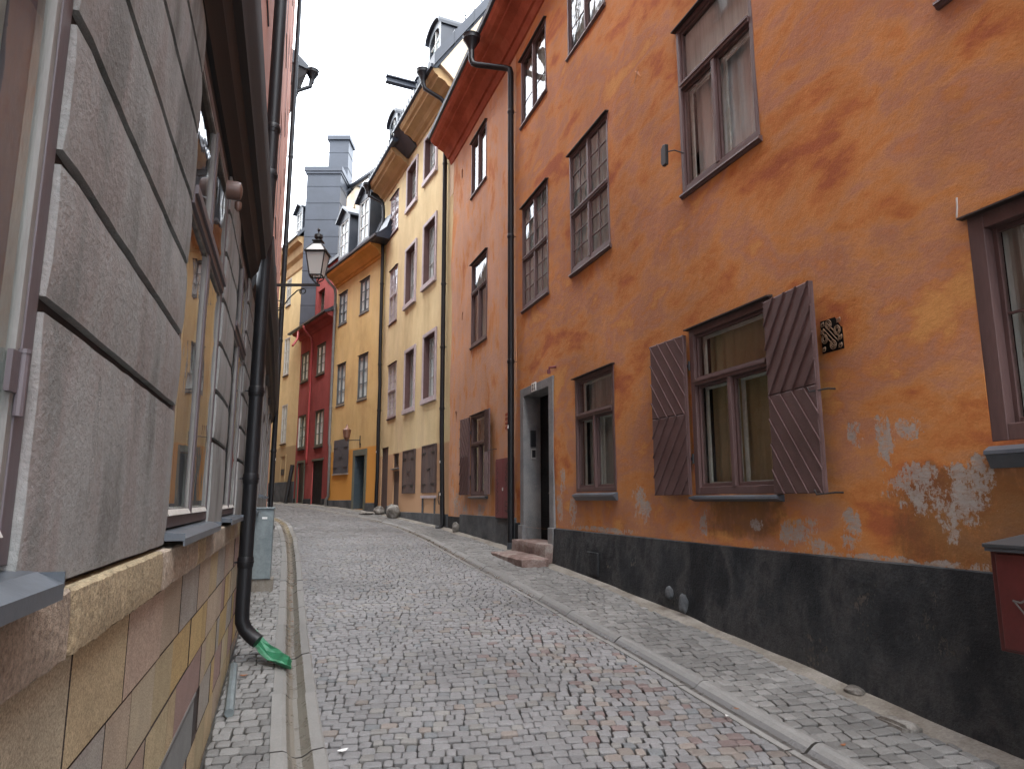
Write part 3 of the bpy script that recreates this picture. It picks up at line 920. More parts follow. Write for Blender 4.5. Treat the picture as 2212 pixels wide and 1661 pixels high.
# ------------------------------------------------------------------ ORANGE HOUSE (right, two facades with a slight bend)
def g1(u): return H(.5 + .948 * u)
def g2(u): return H(12.6 + .940 * u)
orange = thing('orange_house', 'long orange plastered house on the right with black plinth and chevron shutters', 'house', FR1, (6, 0, -1.3))
W1 = (5.73, 7.03, 3.35, 5.32); W2 = (8.80, 10.14, 3.42, 5.34); W3 = (11.08, 12.38, 3.44, 5.40); W6 = (2.57, 3.87, 3.35, 5.32)
W7 = (5.74, 7.03, .06, 1.79); W8 = (2.60, 3.86, .35, 1.77); W9 = (8.81, 10.06, .12, 1.76)
R3W = [(11.10, 12.43, 7.10, 8.48), (8.80, 10.14, 7.05, 8.48), (5.73, 7.03, 7.05, 8.48), (2.57, 3.87, 7.05, 8.48)]
DOOR = (11.08, 12.29, -.62, 1.82, .30)
op1 = [W1, W2, W3, W6, W7, W8, W9] + R3W
wall(FR1, orange, 'orange', -6, 12.80, -.45, 9.0, [o for o in op1] + [(10.90, 12.47, -.45, 1.97, .02)], step=.16, disp=.022, name='wall')
plinth(FR1, orange, 'plinth_black', -6, 10.89, -.43, .035, g1, ybot=.075)
plinth(FR1, orange, 'plinth_black', 12.48, 12.80, -.40, .03, g1)
A10 = (1.70, 2.88, .10, 1.85); A11 = (1.80, 2.98, 3.45, 5.40); A12 = (1.90, 3.08, 7.13, 8.50)
HOLE = (4.16, 4.32, 1.86, 2.13)
wall(FR2, orange, 'orange2', .0, 4.86, -.45, 9.0, [A10, A11, A12, HOLE + (.15,), (3.90, 4.02, 8.05, 8.28, .1), (3.75, 3.86, 4.3, 4.5, .1)], step=.16, disp=.018, name='wall', seed=5)
plinth(FR2, orange, 'plinth_grey', 0, 3.66, -.32, .035, g2, ybot=.05)
plinth(FR2, orange, 'plinth_black', 3.66, 4.84, -.38, .012, g2)
for q_ in ((4.14, 4.34, -.17, -.15, 1.84, 2.15), (3.88, 4.04, -.12, -.1, 8.03, 8.3), (3.73, 3.88, -.12, -.1, 4.28, 4.52)):
    b = MB().mat('void'); b.box(*q_); b.build('wall_hole', FR2, orange)
prof = [(-.02, 8.86), (.03, 8.88), (.07, 8.96), (.085, 9.02), (.13, 9.03), (.16, 9.10), (.24, 9.20), (.34, 9.26), (.40, 9.275), (.41, 9.33), (.50, 9.36), (.57, 9.43), (.60, 9.50), (.61, 9.56), (.55, 9.60), (-.02, 9.66)]
b = MB().mat('orange_cornice'); b.extr(prof, -6, 12.77); b.build('cornice', FR1, orange, smooth=True, auto=20)
b = MB().mat('orange_cornice'); b.extr(prof, -.02, 4.98); b.build('cornice', FR2, orange, smooth=True, auto=20)
for fm, a, c in ((FR1, -6, 12.77), (FR2, -.02, 5.0)):
    b = MB().mat('navy')
    b.extr([(.60, 9.52), (.66, 9.53), (.68, 9.60), (.66, 9.62), (.56, 9.66), (-5.0, 14.2), (-5.0, 14.1), (.54, 9.60)], a, c)
    b.build('roof', fm, orange)
# row windows
def std(fm, W, **k):
    return window(orange, fm, *W, **k)
std(FR1, W7, sash_m='brown', inner_m='white', tf=.66, toplv=1, cur='curtaintan', rec=.05, fw=.075, sill=.07, room='room', depth=.9, label='shuttered ground floor window with tan blind')
std(FR1, W8, sash_m='brown', fw=.10, leaves=1, lowbar=.55, cur='curtaingrey', rec=.09, yf=.005, sill=.05, sill_m='sill', drop=.16, label='window at the right edge of the picture')
std(FR1, W9, sash_m='brown', inner_m='white', tf=.64, toplv=1, cur='curtaingrey', rec=.05, fw=.055, room='room', depth=.7, drop=.12, label='window right of the stone doorway')
std(FR1, W1, sash_m='brown', inner_m='white', tf=.62, toplv=1, cur='curtain', rec=.045, blind=True, room='room', depth=.7, sill_m='brown', sill=.03, label='upper window with grey blind in its top light')
std(FR1, W6, sash_m='brown', inner_m='white', tf=.62, toplv=1, cur='curtain', cur_side=.33, rec=.045, sill_m='brown', sill=.03)
for W in (W2, W3):
    std(FR1, W, tf=.46, grid=(2, 3), gridtop=(2, 3), glass='glass_old', rec=.03, cur='curtaincool', curd=.03, fw=.045, mull=.055, sill_m='brown', sill=.03, label='many-paned window with leaded look')
for W in R3W: std(FR1, W, leaves=2, lowbar=.30, rec=.04, fw=.045, cur='curtaingrey', sill_m='brown', sill=.03, glass='glass_old')
std(FR2, A10, sash_m='brown', inner_m='white', tf=.62, toplv=1, cur='curtaingrey', rec=.05, fw=.06)
std(FR2, A11, sash_m='brown', tf=.62, toplv=1, cur='curtaingrey', rec=.05, fw=.05, sill_m='brown', sill=.03)
std(FR2, A12, sash_m='brown', leaves=2, rec=.05, fw=.045, cur='curtaingrey', sill_m='brown', sill=.03)
def shutter_frame(fm, hinge_u, hinge_y, free_u, free_y, z0):
    dx, dy = free_u - hinge_u, free_y - hinge_y
    L = math.hypot(dx, dy)
    ex = Vector((dx / L, dy / L, 0)); ez = Vector((0, 0, 1))
    ey = Vector((-ex.y, ex.x, 0))
    flip = ey.y < 0
    if flip: ey = -ey          # keep the boards on the street side: mirror along local x is avoided by flipping y
    m = Matrix(((ex.x, ey.x, 0, hinge_u), (ex.y, ey.y, 0, hinge_y), (0, 0, 1, z0), (0, 0, 0, 1)))
    return fm @ m
def hang(fm, hu, hy, fu, fy, z0, h, up):
    w_ = math.hypot(fu - hu, fy - hy)
    return chevron_shutter(orange, shutter_frame(fm, hu, hy, fu, fy, z0), w_, h, up)
hang(FR1, 5.77, .045, 5.13, .105, .055, 1.69, -1)
hang(FR1, 7.07, .045, 7.70, .085, .055, 1.69, -1)
hang(FR2, 1.74, .045, 1.24, .12, .12, 1.71, -1)
hang(FR2, 2.90, .045, 3.48, .085, .12, 1.71, -1)
# shutter stay hooks
for (u, y, z) in ((5.10, .0, .86), (5.10, .0, .06), (1.14, 0, 1.0)):
    b = MB().mat('iron')
    b.tube([(u - .03, y - .01, z), (u - .02, .06, z), (u + .08, .15, z - .015), (u + .10, .15, z + .02)], .007, 6)
    b.build('stay_hook', FR1 if u > 2 else FR2, orange)
# door
s0, s1, sz = 10.90, 12.47, 1.97
b = MB().mat('stone_surround')
b.box(s0, 11.08, -.30, .03, -.90, sz); b.box(12.29, s1, -.30, .03, -.90, sz); b.box(11.08, 12.29, -.30, .028, 1.82, sz)
b.box(s0 - .03, 11.085, -.02, .06, -.98, -.42); b.box(12.285, s1 + .03, -.02, .06, -.98, -.42)
b.build('door_surround', FR1, orange, bev=.008)
b = MB().mat('blackdoor')
b.box(10.95, 12.42, -.36, -.302, -.72, 1.95)
for k in range(2):
    xa = 11.13 + k * .59
    for za, zb in ((-.56, -.30), (-.25, .42), (.48, 1.14), (1.2, 1.76)):
        b.box(xa, xa + .52, -.30, -.288, za, zb)
        b.box(xa + .03, xa + .49, -.288, -.276, za + .03, zb - .03)
        b.box(xa + .07, xa + .45, -.276, -.268, za + .07, zb - .07)
dr = b.build('door', FR1, orange, bev=.003)
b = MB().mat('brass'); b.tube([(11.66, -.27, .12), (11.66, -.20, .12), (11.56, -.19, .12)], .011, 8); b.build('handle', FR1, dr)
b = MB().mat('blackenamel'); b.box(12.262, 12.289, -.20, -.10, .93, 1.22); b.box(12.258, 12.262, -.19, -.11, .97, 1.18); b.build('intercom', FR1, orange, bev=.003)
b = MB().mat('pale'); b.box(12.268, 12.289, -.20, -.115, .72, .90); b.mat('blackenamel'); b.box(12.262, 12.268, -.19, -.125, .745, .875)
b.build('keypad', FR1, orange)
# number plate 88
b = MB().mat('plate'); b.box(11.62, 11.84, .03, .042, 1.835, 1.985); np_ = b.build('number_plate', FR1, orange, bev=.002)
b = MB().mat('blackenamel')
for cx in (11.685, 11.775):
    for cz, r_ in ((1.94, .022), (1.882, .026)):
        pts = arc(cx, cz, r_, 0, 360, 14)
        for (p0, p1) in zip(pts, pts[1:]):
            k_ = lambda p, s: (cx + (p[0] - cx) * s, cz + (p[1] - cz) * s)
            i0, i1, o0, o1 = k_(p0, .55), k_(p1, .55), k_(p0, 1.1), k_(p1, 1.1)
            b.hexa([(i0[0], .042, i0[1]), (i1[0], .042, i1[1]), (o1[0], .042, o1[1]), (o0[0], .042, o0[1]),
                    (i0[0], .046, i0[1]), (i1[0], .046, i1[1]), (o1[0], .046, o1[1]), (o0[0], .046, o0[1])])
b.build('number', FR1, np_)
b = MB().mat('redcab'); b.tube([(10.83, -.02, 2.10), (10.83, .10, 2.08), (10.84, .11, 2.00)], .02, 8); b.tube([(10.84, .11, 2.04), (10.84, .11, 1.98)], .03, 8); b.build('wall_hook', FR1, orange)
# steps
def rough_block(b, x0, x1, y0, y1, z0, z1, amp=.012, n=6, seed=0):
    bm = bmesh.new()
    bmesh.ops.create_cube(bm, size=1)
    bmesh.ops.subdivide_edges(bm, edges=bm.edges[:], cuts=n, use_grid_fill=True)
    base = len(b.v)
    for v in bm.verts:
        p = Vector(((x0 + x1) / 2 + v.co.x * (x1 - x0), (y0 + y1) / 2 + v.co.y * (y1 - y0), (z0 + z1) / 2 + v.co.z * (z1 - z0)))
        # round the arrises
        e = [abs(abs(c) - .5) < 1e-4 for c in v.co]
        if sum(e) >= 2:
            p -= Vector((math.copysign(amp * .9, v.co.x) if e[0] else 0, math.copysign(amp * .9, v.co.y) if e[1] else 0, math.copysign(amp * .9, v.co.z) if e[2] else 0))
        q = p * 3.0 + Vector((seed, seed, 0))
        p += Vector((noise.noise(q), noise.noise(q + Vector((9, 0, 0))), noise.noise(q + Vector((0, 9, 0))))) * amp
        b.vert(*p)
    for f in bm.faces: b.face(*[base + v.index for v in f.verts])
    bm.free()
b = MB().mat('step'); rough_block(b, 10.86, 12.50, -.30, .20, -1.0, -.655, .016, 7, 1); b.build('upper_step', FR1, orange, smooth=True, auto=35)
b = MB().mat('step'); rough_block(b, 10.72, 12.42, .16, .62, -1.1, -.84, .022, 8, 3); b.build('lower_step', FR1, orange, smooth=True, auto=35)
# drainpipe between the two facades
pp = [(13.25, .80, 9.2), (13.24, .80, 8.90), (13.22, .77, 8.80), (13.16, .70, 8.745), (12.88, .20, 8.60), (12.80, .12, 8.54), (12.79, .10, 8.44), (12.78, .10, 2.0), (12.78, .10, -.80)]
pipe(orange, FR1, pp, .06, rings=(7.6, 5.0, 2.55), funnel=(13.25, .80, 9.34, 1.25), stickers=(1.33,))
b = MB().mat('sill'); b.tube([(12.78, .10, -.86), (12.78, .10, -.74)], .068, 14); b.build('pipe_shoe', FR1, orange)
# ornate vent grille
b = MB().mat('void'); b.box(4.94, 5.165, -.01, .004, 1.155, 1.42)
b.build('grille_backing', FR1, orange)
b = MB().mat('ochreiron')
def curve_tube(b, pts, r=.0045, y=.016): b.tube([(p[0], y, p[1]) for p in pts], r, 6)
def loc(a, c): return (4.94 + .225 * (1 - a), 1.155 + .265 * c)
for k in range(4):
    o_ = .085 * (k - 1.5)
    curve_tube(b, [loc(.22 + o_ + t_ * .56, .78 + o_ * .9 - t_ * .56) for t_ in (0, .33, .66, 1)])
for (cx, cz, a0) in ((.42, .82, 0), (.80, .58, 0), (.20, .42, 0), (.58, .18, 0)):
    for rr in (.135, .075):
        curve_tube(b, [loc(cx + rr * math.cos(R(a)), cz + rr * math.sin(R(a))) for a in range(0, 361, 24)])
for (cx, cz) in ((.12, .88), (.88, .88), (.12, .12), (.88, .12), (.9, .36), (.1, .66)):
    curve_tube(b, [loc(cx + (.015 + .00022 * a) * math.cos(R(a)), cz + (.015 + .00022 * a) * math.sin(R(a))) for a in range(0, 420, 28)], .004)
    curve_tube(b, [loc(cx - .08, cz - .08), loc(cx, cz), loc(cx + .09, cz + .06)], .004)
b.build('vent_grille', FR1, orange, smooth=True)
b = MB().mat('void'); b.prism([(7.86, 5.38), (7.945, 5.27), (8.03, 5.38), (7.945, 5.49)], -.02, .005)
b.mat('orange2')
for i in range(-2, 3):
    b.tube([(7.90 + i * .018, .008, 5.33 + i * .022), (7.955 + i * .018, .008, 5.42 + i * .012)], .005, 5)
    b.tube([(7.99 - i * .018, .008, 5.33 + i * .022), (7.935 - i * .018, .008, 5.42 + i * .012)], .005, 5)
b.build('diamond_vent', FR1, orange)
b = MB().mat('orange_cornice')
for i in range(4):
    for j in range(3): b.box(.46 + j * .05, .485 + j * .05, -.01, .012, 1.34 + i * .085, 1.39 + i * .085)
b.build('wall_vent', FR2, orange)
b = MB().mat('plinth_black'); b.box(9.27, 9.60, .03, .075, -.98, -.68); b.build('cellar_hatch', FR1, orange, bev=.006)
# a pale scratch on the plaster
b = MB().mat('white'); ribbon_pts = [(3.90, 1.93), (3.905, 1.86), (3.915, 1.80)]
for (p, q) in zip(ribbon_pts, ribbon_pts[1:]): b.hexa([(p[0] - .004, .014, p[1]), (p[0] + .004, .014, p[1]), (p[0] + .004, .02, p[1]), (p[0] - .004, .02, p[1]), (q[0] - .004, .014, q[1]), (q[0] + .004, .014, q[1]), (q[0] + .004, .02, q[1]), (q[0] - .004, .02, q[1])])
b.build('scratch', FR1, orange)
# street mirror on the upper window
b = MB().mat('iron'); b.tube([(6.98, .0, 3.80), (7.02, .10, 3.84), (7.06, .20, 3.82)], .008, 8)
b.prism([(7.02, 3.66), (7.09, 3.66), (7.12, 3.70), (7.11, 3.88), (7.07, 3.91), (7.01, 3.89)], .18, .22, .006)
b.build('street_mirror', FR1, orange, bev=.003)

# ------------------------------------------------------------------ loose things by the orange house
def ribbon(b, pts, wd, y, th=.0015):
    """brush stroke lying on a vertical face: pts in x,z"""
    for (p, q) in zip(pts, pts[1:]):
        d = Vector((q[0] - p[0], q[1] - p[1])); L = d.length
        if L < 1e-6: continue
        n = Vector((-d.y, d.x)) / L * wd / 2
        e = d / L * wd * .2
        a = [(p[0] + n.x - e.x, p[1] + n.y - e.y), (p[0] - n.x - e.x, p[1] - n.y - e.y), (q[0] - n.x + e.x, q[1] - n.y + e.y), (q[0] + n.x + e.x, q[1] + n.y + e.y)]
        b.hexa([(x, y, z) for x, z in a] + [(x, y + th, z) for x, z in a])

cab = thing('red_wall_box', 'red metal box with dark glass panels and grey scribble at the lower right corner', 'cabinet', FR1, (3.1, .2, -.80))
b = MB().mat('redmetal'); b.box(2.40, 3.705, .04, .33, -.80, -.27); b.box(2.44, 3.67, .33, .345, -.785, -.285); b.build('body', FR1, cab, bev=.006)
b = MB().mat('metal'); b.hexa([(2.38, .03, -.255), (3.725, .03, -.255), (3.725, .36, -.255), (2.38, .36, -.255), (2.38, .03, -.19), (3.725, .03, -.19), (3.725, .36, -.235), (2.38, .36, -.235)])
b.mat('sill'); b.box(2.39, 3.715, .05, .357, -.275, -.256); b.build('lid', FR1, cab, bev=.003)
for za, zb in ((-.50, -.34), (-.74, -.56)):
    b = MB().mat('darkpanel'); b.box(2.60, 3.50, .345, .350, za, zb); b.build('glass_panel', FR1, cab)
b = MB().mat('graffiti_grey')
ribbon(b, [(3.59, -.525), (3.55, -.53), (3.50, -.50), (3.44, -.485), (3.38, -.50), (3.30, -.54)], .010, .351)
ribbon(b, [(3.58, -.53), (3.54, -.58), (3.50, -.63), (3.46, -.69), (3.42, -.74)], .009, .351)
ribbon(b, [(3.50, -.60), (3.49, -.55), (3.46, -.53), (3.42, -.53), (3.36, -.56)], .009, .351)
ribbon(b, [(3.46, -.58), (3.42, -.62), (3.40, -.60), (3.37, -.66), (3.35, -.62)], .008, .351)
b.build('scribble', FR1, cab)

cab2 = thing('meter_cabinet', 'flat dull red two-door metal cabinet with black marker scribbles beside the long drainpipe', 'cabinet', FR2, (.57, .05, -.33))
b = MB().mat('redcab'); b.box(.10, 1.01, .0, .055, -.33, .79); b.build('body', FR2, cab2, bev=.004)
for a_, c_ in ((.115, .545), (.56, .995)):
    b = MB().mat('redcab'); b.box(a_, c_, .055, .068, -.315, .755); b.build('door', FR2, cab2, bev=.003)
b = MB().mat('pale'); b.box(.535, .57, .068, .08, .18, .24); b.build('lock', FR2, cab2)
b = MB().mat('graffiti_black')
def zig(x, z0_, n, dx, dz, seed):
    rr = random.Random(seed)
    return [(x + (dx if i % 2 else -dx) * rr.uniform(.4, 1), z0_ - dz * i + rr.uniform(-dz, dz) * .6) for i in range(n)]
ribbon(b, zig(.86, .62, 20, .07, .045, 1), .011, .069); ribbon(b, zig(.36, .66, 10, .07, .045, 2), .011, .069)
for z in (-.02, -.10, -.18): ribbon(b, [(.42, z), (.30, z - .01)], .012, .069)
ribbon(b, [(.42, .0), (.42, -.20), (.30, -.21), (.30, -.12)], .012, .069)
b.build('scribble', FR2, cab2)

def boulder(name, fm, u, y, rx, ry, rz, label, seed, zg, m='boulder', cat='stone'):
    bm = bmesh.new(); bmesh.ops.create_icosphere(bm, subdivisions=4, radius=1)
    b = MB().mat(m)
    for v in bm.verts:
        p = v.co.copy()
        n_ = 1 + .22 * noise.noise(p * 1.3 + Vector((seed, 0, 0))) + .07 * noise.noise(p * 4 + Vector((seed, 0, 0)))
        p = p * n_
        b.vert(u + p.x * rx, y + p.y * ry, zg + rz * .8 + p.z * rz)
    for f in bm.faces: b.face(*[v.index for v in f.verts])
    bm.free()
    o = b.build(name, fm, None, smooth=True)
    return tag(o, label, cat)
def g3(u): return H(17.072 + .9057 * u)
def g4(u): return H(22.848 + .823 * u)
def g5(u): return H(27.021 + .827 * u)
boulder('boulder', FR3, 4.20, .24, .20, .20, .23, 'rounded grey boulder standing against the pale yellow house', 3, g3(4.2))
boulder('boulder', FR3, 5.95, .20, .22, .18, .15, 'small rounded stone by the narrow plank door', 8, g3(5.95))
boulder('flat_stone', FR3, 6.2, .55, .34, .22, .05, 'low flat stone lying on the pavement at the foot of the far black pipe', 12, g3(6.2))
b = MB().mat('boulder'); rough_block(b, 4.34, 4.62, .22, .34, -1.5 + .04, -1.37, .022, 5, 4)
tag(b.build('granite_block', FR1, None, smooth=True, auto=35), 'long rough granite block lying by the black plinth at lower right', 'stone')
boulder('broken_stone', FR1, 4.98, .12, .08, .06, .035, 'small dark broken stone by the granite block', 20, g1(4.95))
boulder('rubble_stone', FR2, 3.72, .10, .12, .09, .13, 'grey stone at the corner of the grey plinth', 22, g2(3.72))
boulder('broken_pipe_end', FR1, 7.20, .10, .045, .05, .10, 'round stub of broken plaster on the black plinth', 25, -1.12, m='plinth_grey')
boulder('plaster_lump', FR1, 7.47, .10, .05, .04, .07, 'pointed lump of grey plaster sticking out of the black plinth', 27, -1.02, m='plinth_grey')

# ------------------------------------------------------------------ PALE YELLOW HOUSE
yel = thing('pale_yellow_house', 'tall pale yellow house with plum framed windows and hoist beam on its roof', 'house', FR3, (3.2, 0, -.6))
CA = [(1.47, 2.53, 9.38, 10.72), (1.36, 2.43, 6.10, 7.92), (1.20, 2.22, 2.75, 4.55)]
CB = [(3.33, 4.33, 9.23, 10.58), (3.26, 4.27, 6.0, 7.80), (3.10, 4.05, 2.68, 4.46)]
CC = [(5.40, 6.42, 9.05, 10.42), (5.29, 6.2, 5.86, 7.72), (5.08, 6.05, 2.65, 4.40)]
SD = (4.46, 5.16, -.45, .90); SW = (4.55, 5.20, 1.0, 1.44); PD = (5.80, 6.66, -.38, 1.72)
S1 = (2.84, 3.96, .20, 1.42); S2 = (1.0, 2.10, .20, 1.44)
wall(FR3, yel, 'yellow1', 0, 7.36, -.35, 11.2, [w_ + (.2,) for w_ in CA + CB] + CC + [SD[:2] + (-.35, .90), SW, PD[:2] + (-.35, 1.72)], step=.4, disp=.02, seed=11)
plinth(FR3, yel, 'plinth_grey', 0.05, 4.40, lambda u: -.34, .035, g3)
plinth(FR3, yel, 'plinth_grey', 5.22, 5.78, lambda u: -.18, .06, g3)
for W in CA + CB:
    u0, u1, z0, z1 = W
    fo = window(yel, FR3, u0 + .03, u1 - .03, z0 + .03, z1 - .02, frame_m='mauvedk', sash_m='pale', fw=.03, yf=-.12, rec=.03, curd=.03, leaves=2, grid=(1, 3), bar=.022, mull=.03, cur='curtain', sill=0, lintel=False, bev=0, frame_depth=.06)
    b = MB().mat('mauve')
    t_ = .085
    b.box(u0 - t_, u0 + .012, -.01, .045, z0 - t_, z1 + t_); b.box(u1 - .012, u1 + t_, -.01, .045, z0 - t_, z1 + t_)
    b.box(u0 + .012, u1 - .012, -.01, .043, z1 - .012, z1 + t_); b.box(u0 - t_ - .02, u1 + t_ + .02, -.01, .075, z0 - t_ - .04, z0 + .01)
    b.build('surround', FR3, fo, bev=.005)
    b = MB().mat('mauvedk')
    b.box(u0 + .012, u0 + .03, -.19, .02, z0, z1); b.box(u1 - .03, u1 - .012, -.19, .02, z0, z1); b.box(u0, u1, -.19, .02, z1 - .03, z1 - .01)
    b.build('reveal_lining', FR3, fo)
for W in CC:
    window(yel, FR3, *W, frame_m='mauve', sash_m='mauve', fw=.04, yf=.012, rec=.03, tf=.46, leaves=2, grid=(2, 3), gridtop=(2, 3), bar=.018, mull=.035, cur='curtain', glass='glass_old', sill_m='mauvedk', sill=.03, bev=0)
window(yel, FR3, *SW, frame_m='woodshutter', fw=.04, yf=-.04, leaves=1, cur='curtaingrey', sill_m='sill', sill=.12, lintel=False, bev=0)
def plank(name, u0, u1, z0, z1, y, fm, root, m='woodshutter', n=4, hinges=(), frame_=True, topped=True):
    b = MB().mat(m)
    wd = (u1 - u0) / n
    for i in range(n):
        b.box(u0 + i * wd + .004, u0 + (i + 1) * wd - .004, y - .03, y + random.uniform(0, .006), z0, z1)
    b.box(u0, u1, y - .04, y - .01, z0, z1)
    if frame_:
        b.box(u0 - .035, u0, y - .04, y + .02, z0, z1 + .03); b.box(u1, u1 + .035, y - .04, y + .02, z0, z1 + .03); b.box(u0, u1, y - .04, y + .022, z1, z1 + .03)
    o = b.build(name, fm, root)
    if hinges:
        for f in hinges:
            z = z0 + (z1 - z0) * f
            for xa, xb in ((u0, u0 + .30), (u1 - .30, u1)):
                k = MB().mat('iron'); k.box(xa, xb, y + .006, y + .018, z - .022, z + .022); k.build('strap_hinge', fm, o)
        z = z0 + (z1 - z0) * .5
        k = MB().mat('iron'); k.box((u0 + u1) / 2 - .12, (u0 + u1) / 2 + .12, y + .008, y + .024, z - .015, z + .015); k.build('bolt', fm, o)
    return o
plank('shutter', *S1, .03, FR3, yel, n=5, hinges=(.18, .82))
plank('shutter', *S2, .03, FR3, yel, n=5, hinges=(.18, .85))
plank('door', SD[0], SD[1], SD[2], SD[3], -.04, FR3, yel, n=3, frame_=False)
plank('plank_door', PD[0], PD[1], PD[2], PD[3], -.05, FR3, yel, n=4)
b = MB().mat('mauve'); b.box(.95, 2.15, 0, .05, .06, .13); b.mat('plinth_grey'); b.box(2.02, 2.10, 0, .03, -.34, .06); b.box(1.02, 1.08, 0, .03, -.34, .06)
b.build('shutter_ledge', FR3, yel)
b = MB().mat('iron'); b.tube([(.66, .03, .22), (.68, .05, .02), (.62, .04, -.1)], .012, 6); b.tube([(.70, .03, .14), (.52, .06, .12)], .01, 6); b.build('wall_hook', FR3, yel)
pc = lambda z, k=1: [(-.02, z), (.03, z + .02), (.06, z + .10), (.10, z + .12), (.16, z + .14), (.24, z + .24), (.34, z + .29), (.44, z + .31), (.46, z + .37), (.54, z + .41), (.60, z + .50), (.60, z + .55), (-.02, z + .62)]
b = MB().mat('yellow1_cornice'); b.extr(pc(10.98), .12, 3.36); b.build('cornice', FR3, yel, smooth=True, auto=20)
b = MB().mat('yellow1_cornice'); b.extr(pc(10.74), 4.32, 7.36); b.build('cornice', FR3, yel, smooth=True, auto=20)
SL = 1.45
b = MB().mat('navy')
b.extr([(.58, 11.52), (.68, 11.54), (.68, 11.62), (.58, 11.66), (-3.4, 11.66 + 3.98 * SL), (-3.4, 11.5 + 3.98 * SL), (.50, 11.54)], .10, 3.9)
b.extr([(.58, 11.28), (.68, 11.30), (.68, 11.38), (.58, 11.42), (-3.4, 11.42 + 3.98 * SL), (-3.4, 11.3 + 3.98 * SL), (.50, 11.30)], 3.9, 7.5)
b.mat('slatelight')
b.hexa([(3.38, -.1, 11.0), (4.30, -.1, 11.0), (4.30, .08, 11.0), (3.38, .08, 11.0), (3.38, -.4, 12.2), (4.30, -.4, 12.0), (4.30, .62, 11.40), (3.38, .66, 11.62)])
b.build('roof', FR3, yel)
# snow-guard tick marks along the gutter
b = MB().mat('metal')
for i in range(26): b.box(.25 + i * .27, .27 + i * .27, .66, .70, 11.36 if i > 14 else 11.60, 11.50 if i > 14 else 11.74)
b.build('gutter_bracket_row', FR3, yel)['kind'] = 'stuff'
# gable wall standing above the orange roof, with sheet metal coping
b = MB().mat('cream_gable')
gz = lambda v: 11.95 + SL * (v + .55)          # v = distance back from the street face
poly = [(0, 8.0), (0, 11.25)] + [(-.15, 11.40), (-.42, 11.62)] + [(3.4, gz(3.4) - .30), (3.4, 8.0)]
for u_ in (.02, .30):
    pass
pa = [(.02, -v, z) for v, z in poly]; pb = [(.30, -v, z) for v, z in poly]
ia = [b.vert(*p) for p in pa]; ib = [b.vert(*p) for p in pb]
b.face(*ia); b.face(*reversed(ib))
for i in range(len(ia)): b.face(ia[i], ia[(i + 1) % len(ia)], ib[(i + 1) % len(ia)], ib[i])
b.build('gable_wall', FR3, yel)
b = MB().mat('slatelight')
n = 7
for i in range(n):
    va, vb = -.62 + 4.0 * i / n, -.62 + 4.0 * (i + 1) / n
    b.hexa([(-.06, -va, gz(va) - .34), (-.06, -vb, gz(vb) - .34), (.42, -vb, gz(vb) - .34), (.42, -va, gz(va) - .34),
            (-.06, -va, gz(va) + .02), (-.06, -vb, gz(vb) + .02), (.42, -vb, gz(vb) + .02), (.42, -va, gz(va) + .02)])
    b.box(-.07, .43, -vb - .012, -vb + .012, gz(vb) - .36, gz(vb) + .05)
b.build('gable_coping', FR3, yel)
# roof ladder and chimney by the coping
b = MB().mat('slatelight')
for i in range(5):
    v = .5 + i * .5
    b.tube([(.55, -v, gz(v)), (.55, -v + .05, gz(v) + .38)], .02, 6); b.tube([(.55, -v, gz(v) + .3), (.75, -v, gz(v) + .3)], .015, 6)
b.build('roof_ladder', FR3, yel)
b = MB().mat('slate'); b.box(.5, 1.3, -2.4, -1.7, 14.4, 16.4); b.box(.45, 1.35, -2.45, -1.65, 16.3, 16.45); b.build('chimney', FR3, yel)
def arch_dormer(u0, u1, z0, z1, y, root, fm, back=1.6):
    """dormer with a segmental sheet-metal hood"""
    w_, cx = u1 - u0, (u0 + u1) / 2
    b = MB().mat('slate')
    prof_ = [(u0, z0)] + [(cx - w_ / 2 * math.cos(R(a)), z1 - w_ * .28 + w_ * .28 * math.sin(R(a))) for a in range(0, 181, 15)] + [(u1, z0)]
    inn_ = [(cx + (x - cx) * .74, z0 + .08 + (z - z0 - .08) * .86) for x, z in prof_]
    n_ = len(prof_)
    f0 = [b.vert(x, y, z) for x, z in prof_]; i0 = [b.vert(x, y, z) for x, z in inn_]
    i1 = [b.vert(x, y - .08, z) for x, z in inn_]; bk = [b.vert(x, y - back, z) for x, z in prof_]
    for i in range(n_):
        j = (i + 1) % n_
        b.face(f0[i], f0[j], i0[j], i0[i]); b.face(i0[i], i0[j], i1[j], i1[i]); b.face(f0[i], bk[i], bk[j], f0[j])
    b.face(*reversed(bk))
    hood = [(cx + (x - cx) * 1.10, z) for x, z in prof_[1:-1]]
    for (p, q) in zip(hood, hood[1:]):
        b.hexa([(p[0], y - back, p[1]), (q[0], y - back, q[1]), (q[0], y + .10, q[1]), (p[0], y + .10, p[1]),
                (p[0], y - back, p[1] + .09), (q[0], y - back, q[1] + .09), (q[0], y + .10, q[1] + .09), (p[0], y + .10, p[1] + .09)])
    d = b.build('dormer', fm, root)
    k = MB().mat('white'); k.box(cx - .02, cx + .02, y - .07, y - .03, z0 + .1, z1 - .12)
    for f in (.35, .62): k.box(u0 + .14, u1 - .14, y - .068, y - .034, z0 + (z1 - z0) * f - .014, z0 + (z1 - z0) * f + .014)
    k.build('sash', fm, d)
    k = MB().mat('glass'); k.box(u0 + .12, u1 - .12, y - .075, y - .072, z0 + .08, z1 - .1); k.build('pane', fm, d)
    k = MB().mat('curtain'); k.box(u0 + .12, u1 - .12, y - .13, y - .12, z0 + .08, z1 - .1); k.build('curtain', fm, d)
    return d
arch_dormer(1.0, 2.15, 12.35, 13.95, .10, yel, FR3)
arch_dormer(5.55, 6.65, 12.0, 13.55, .10, yel, FR3)
b = MB().mat('navy')
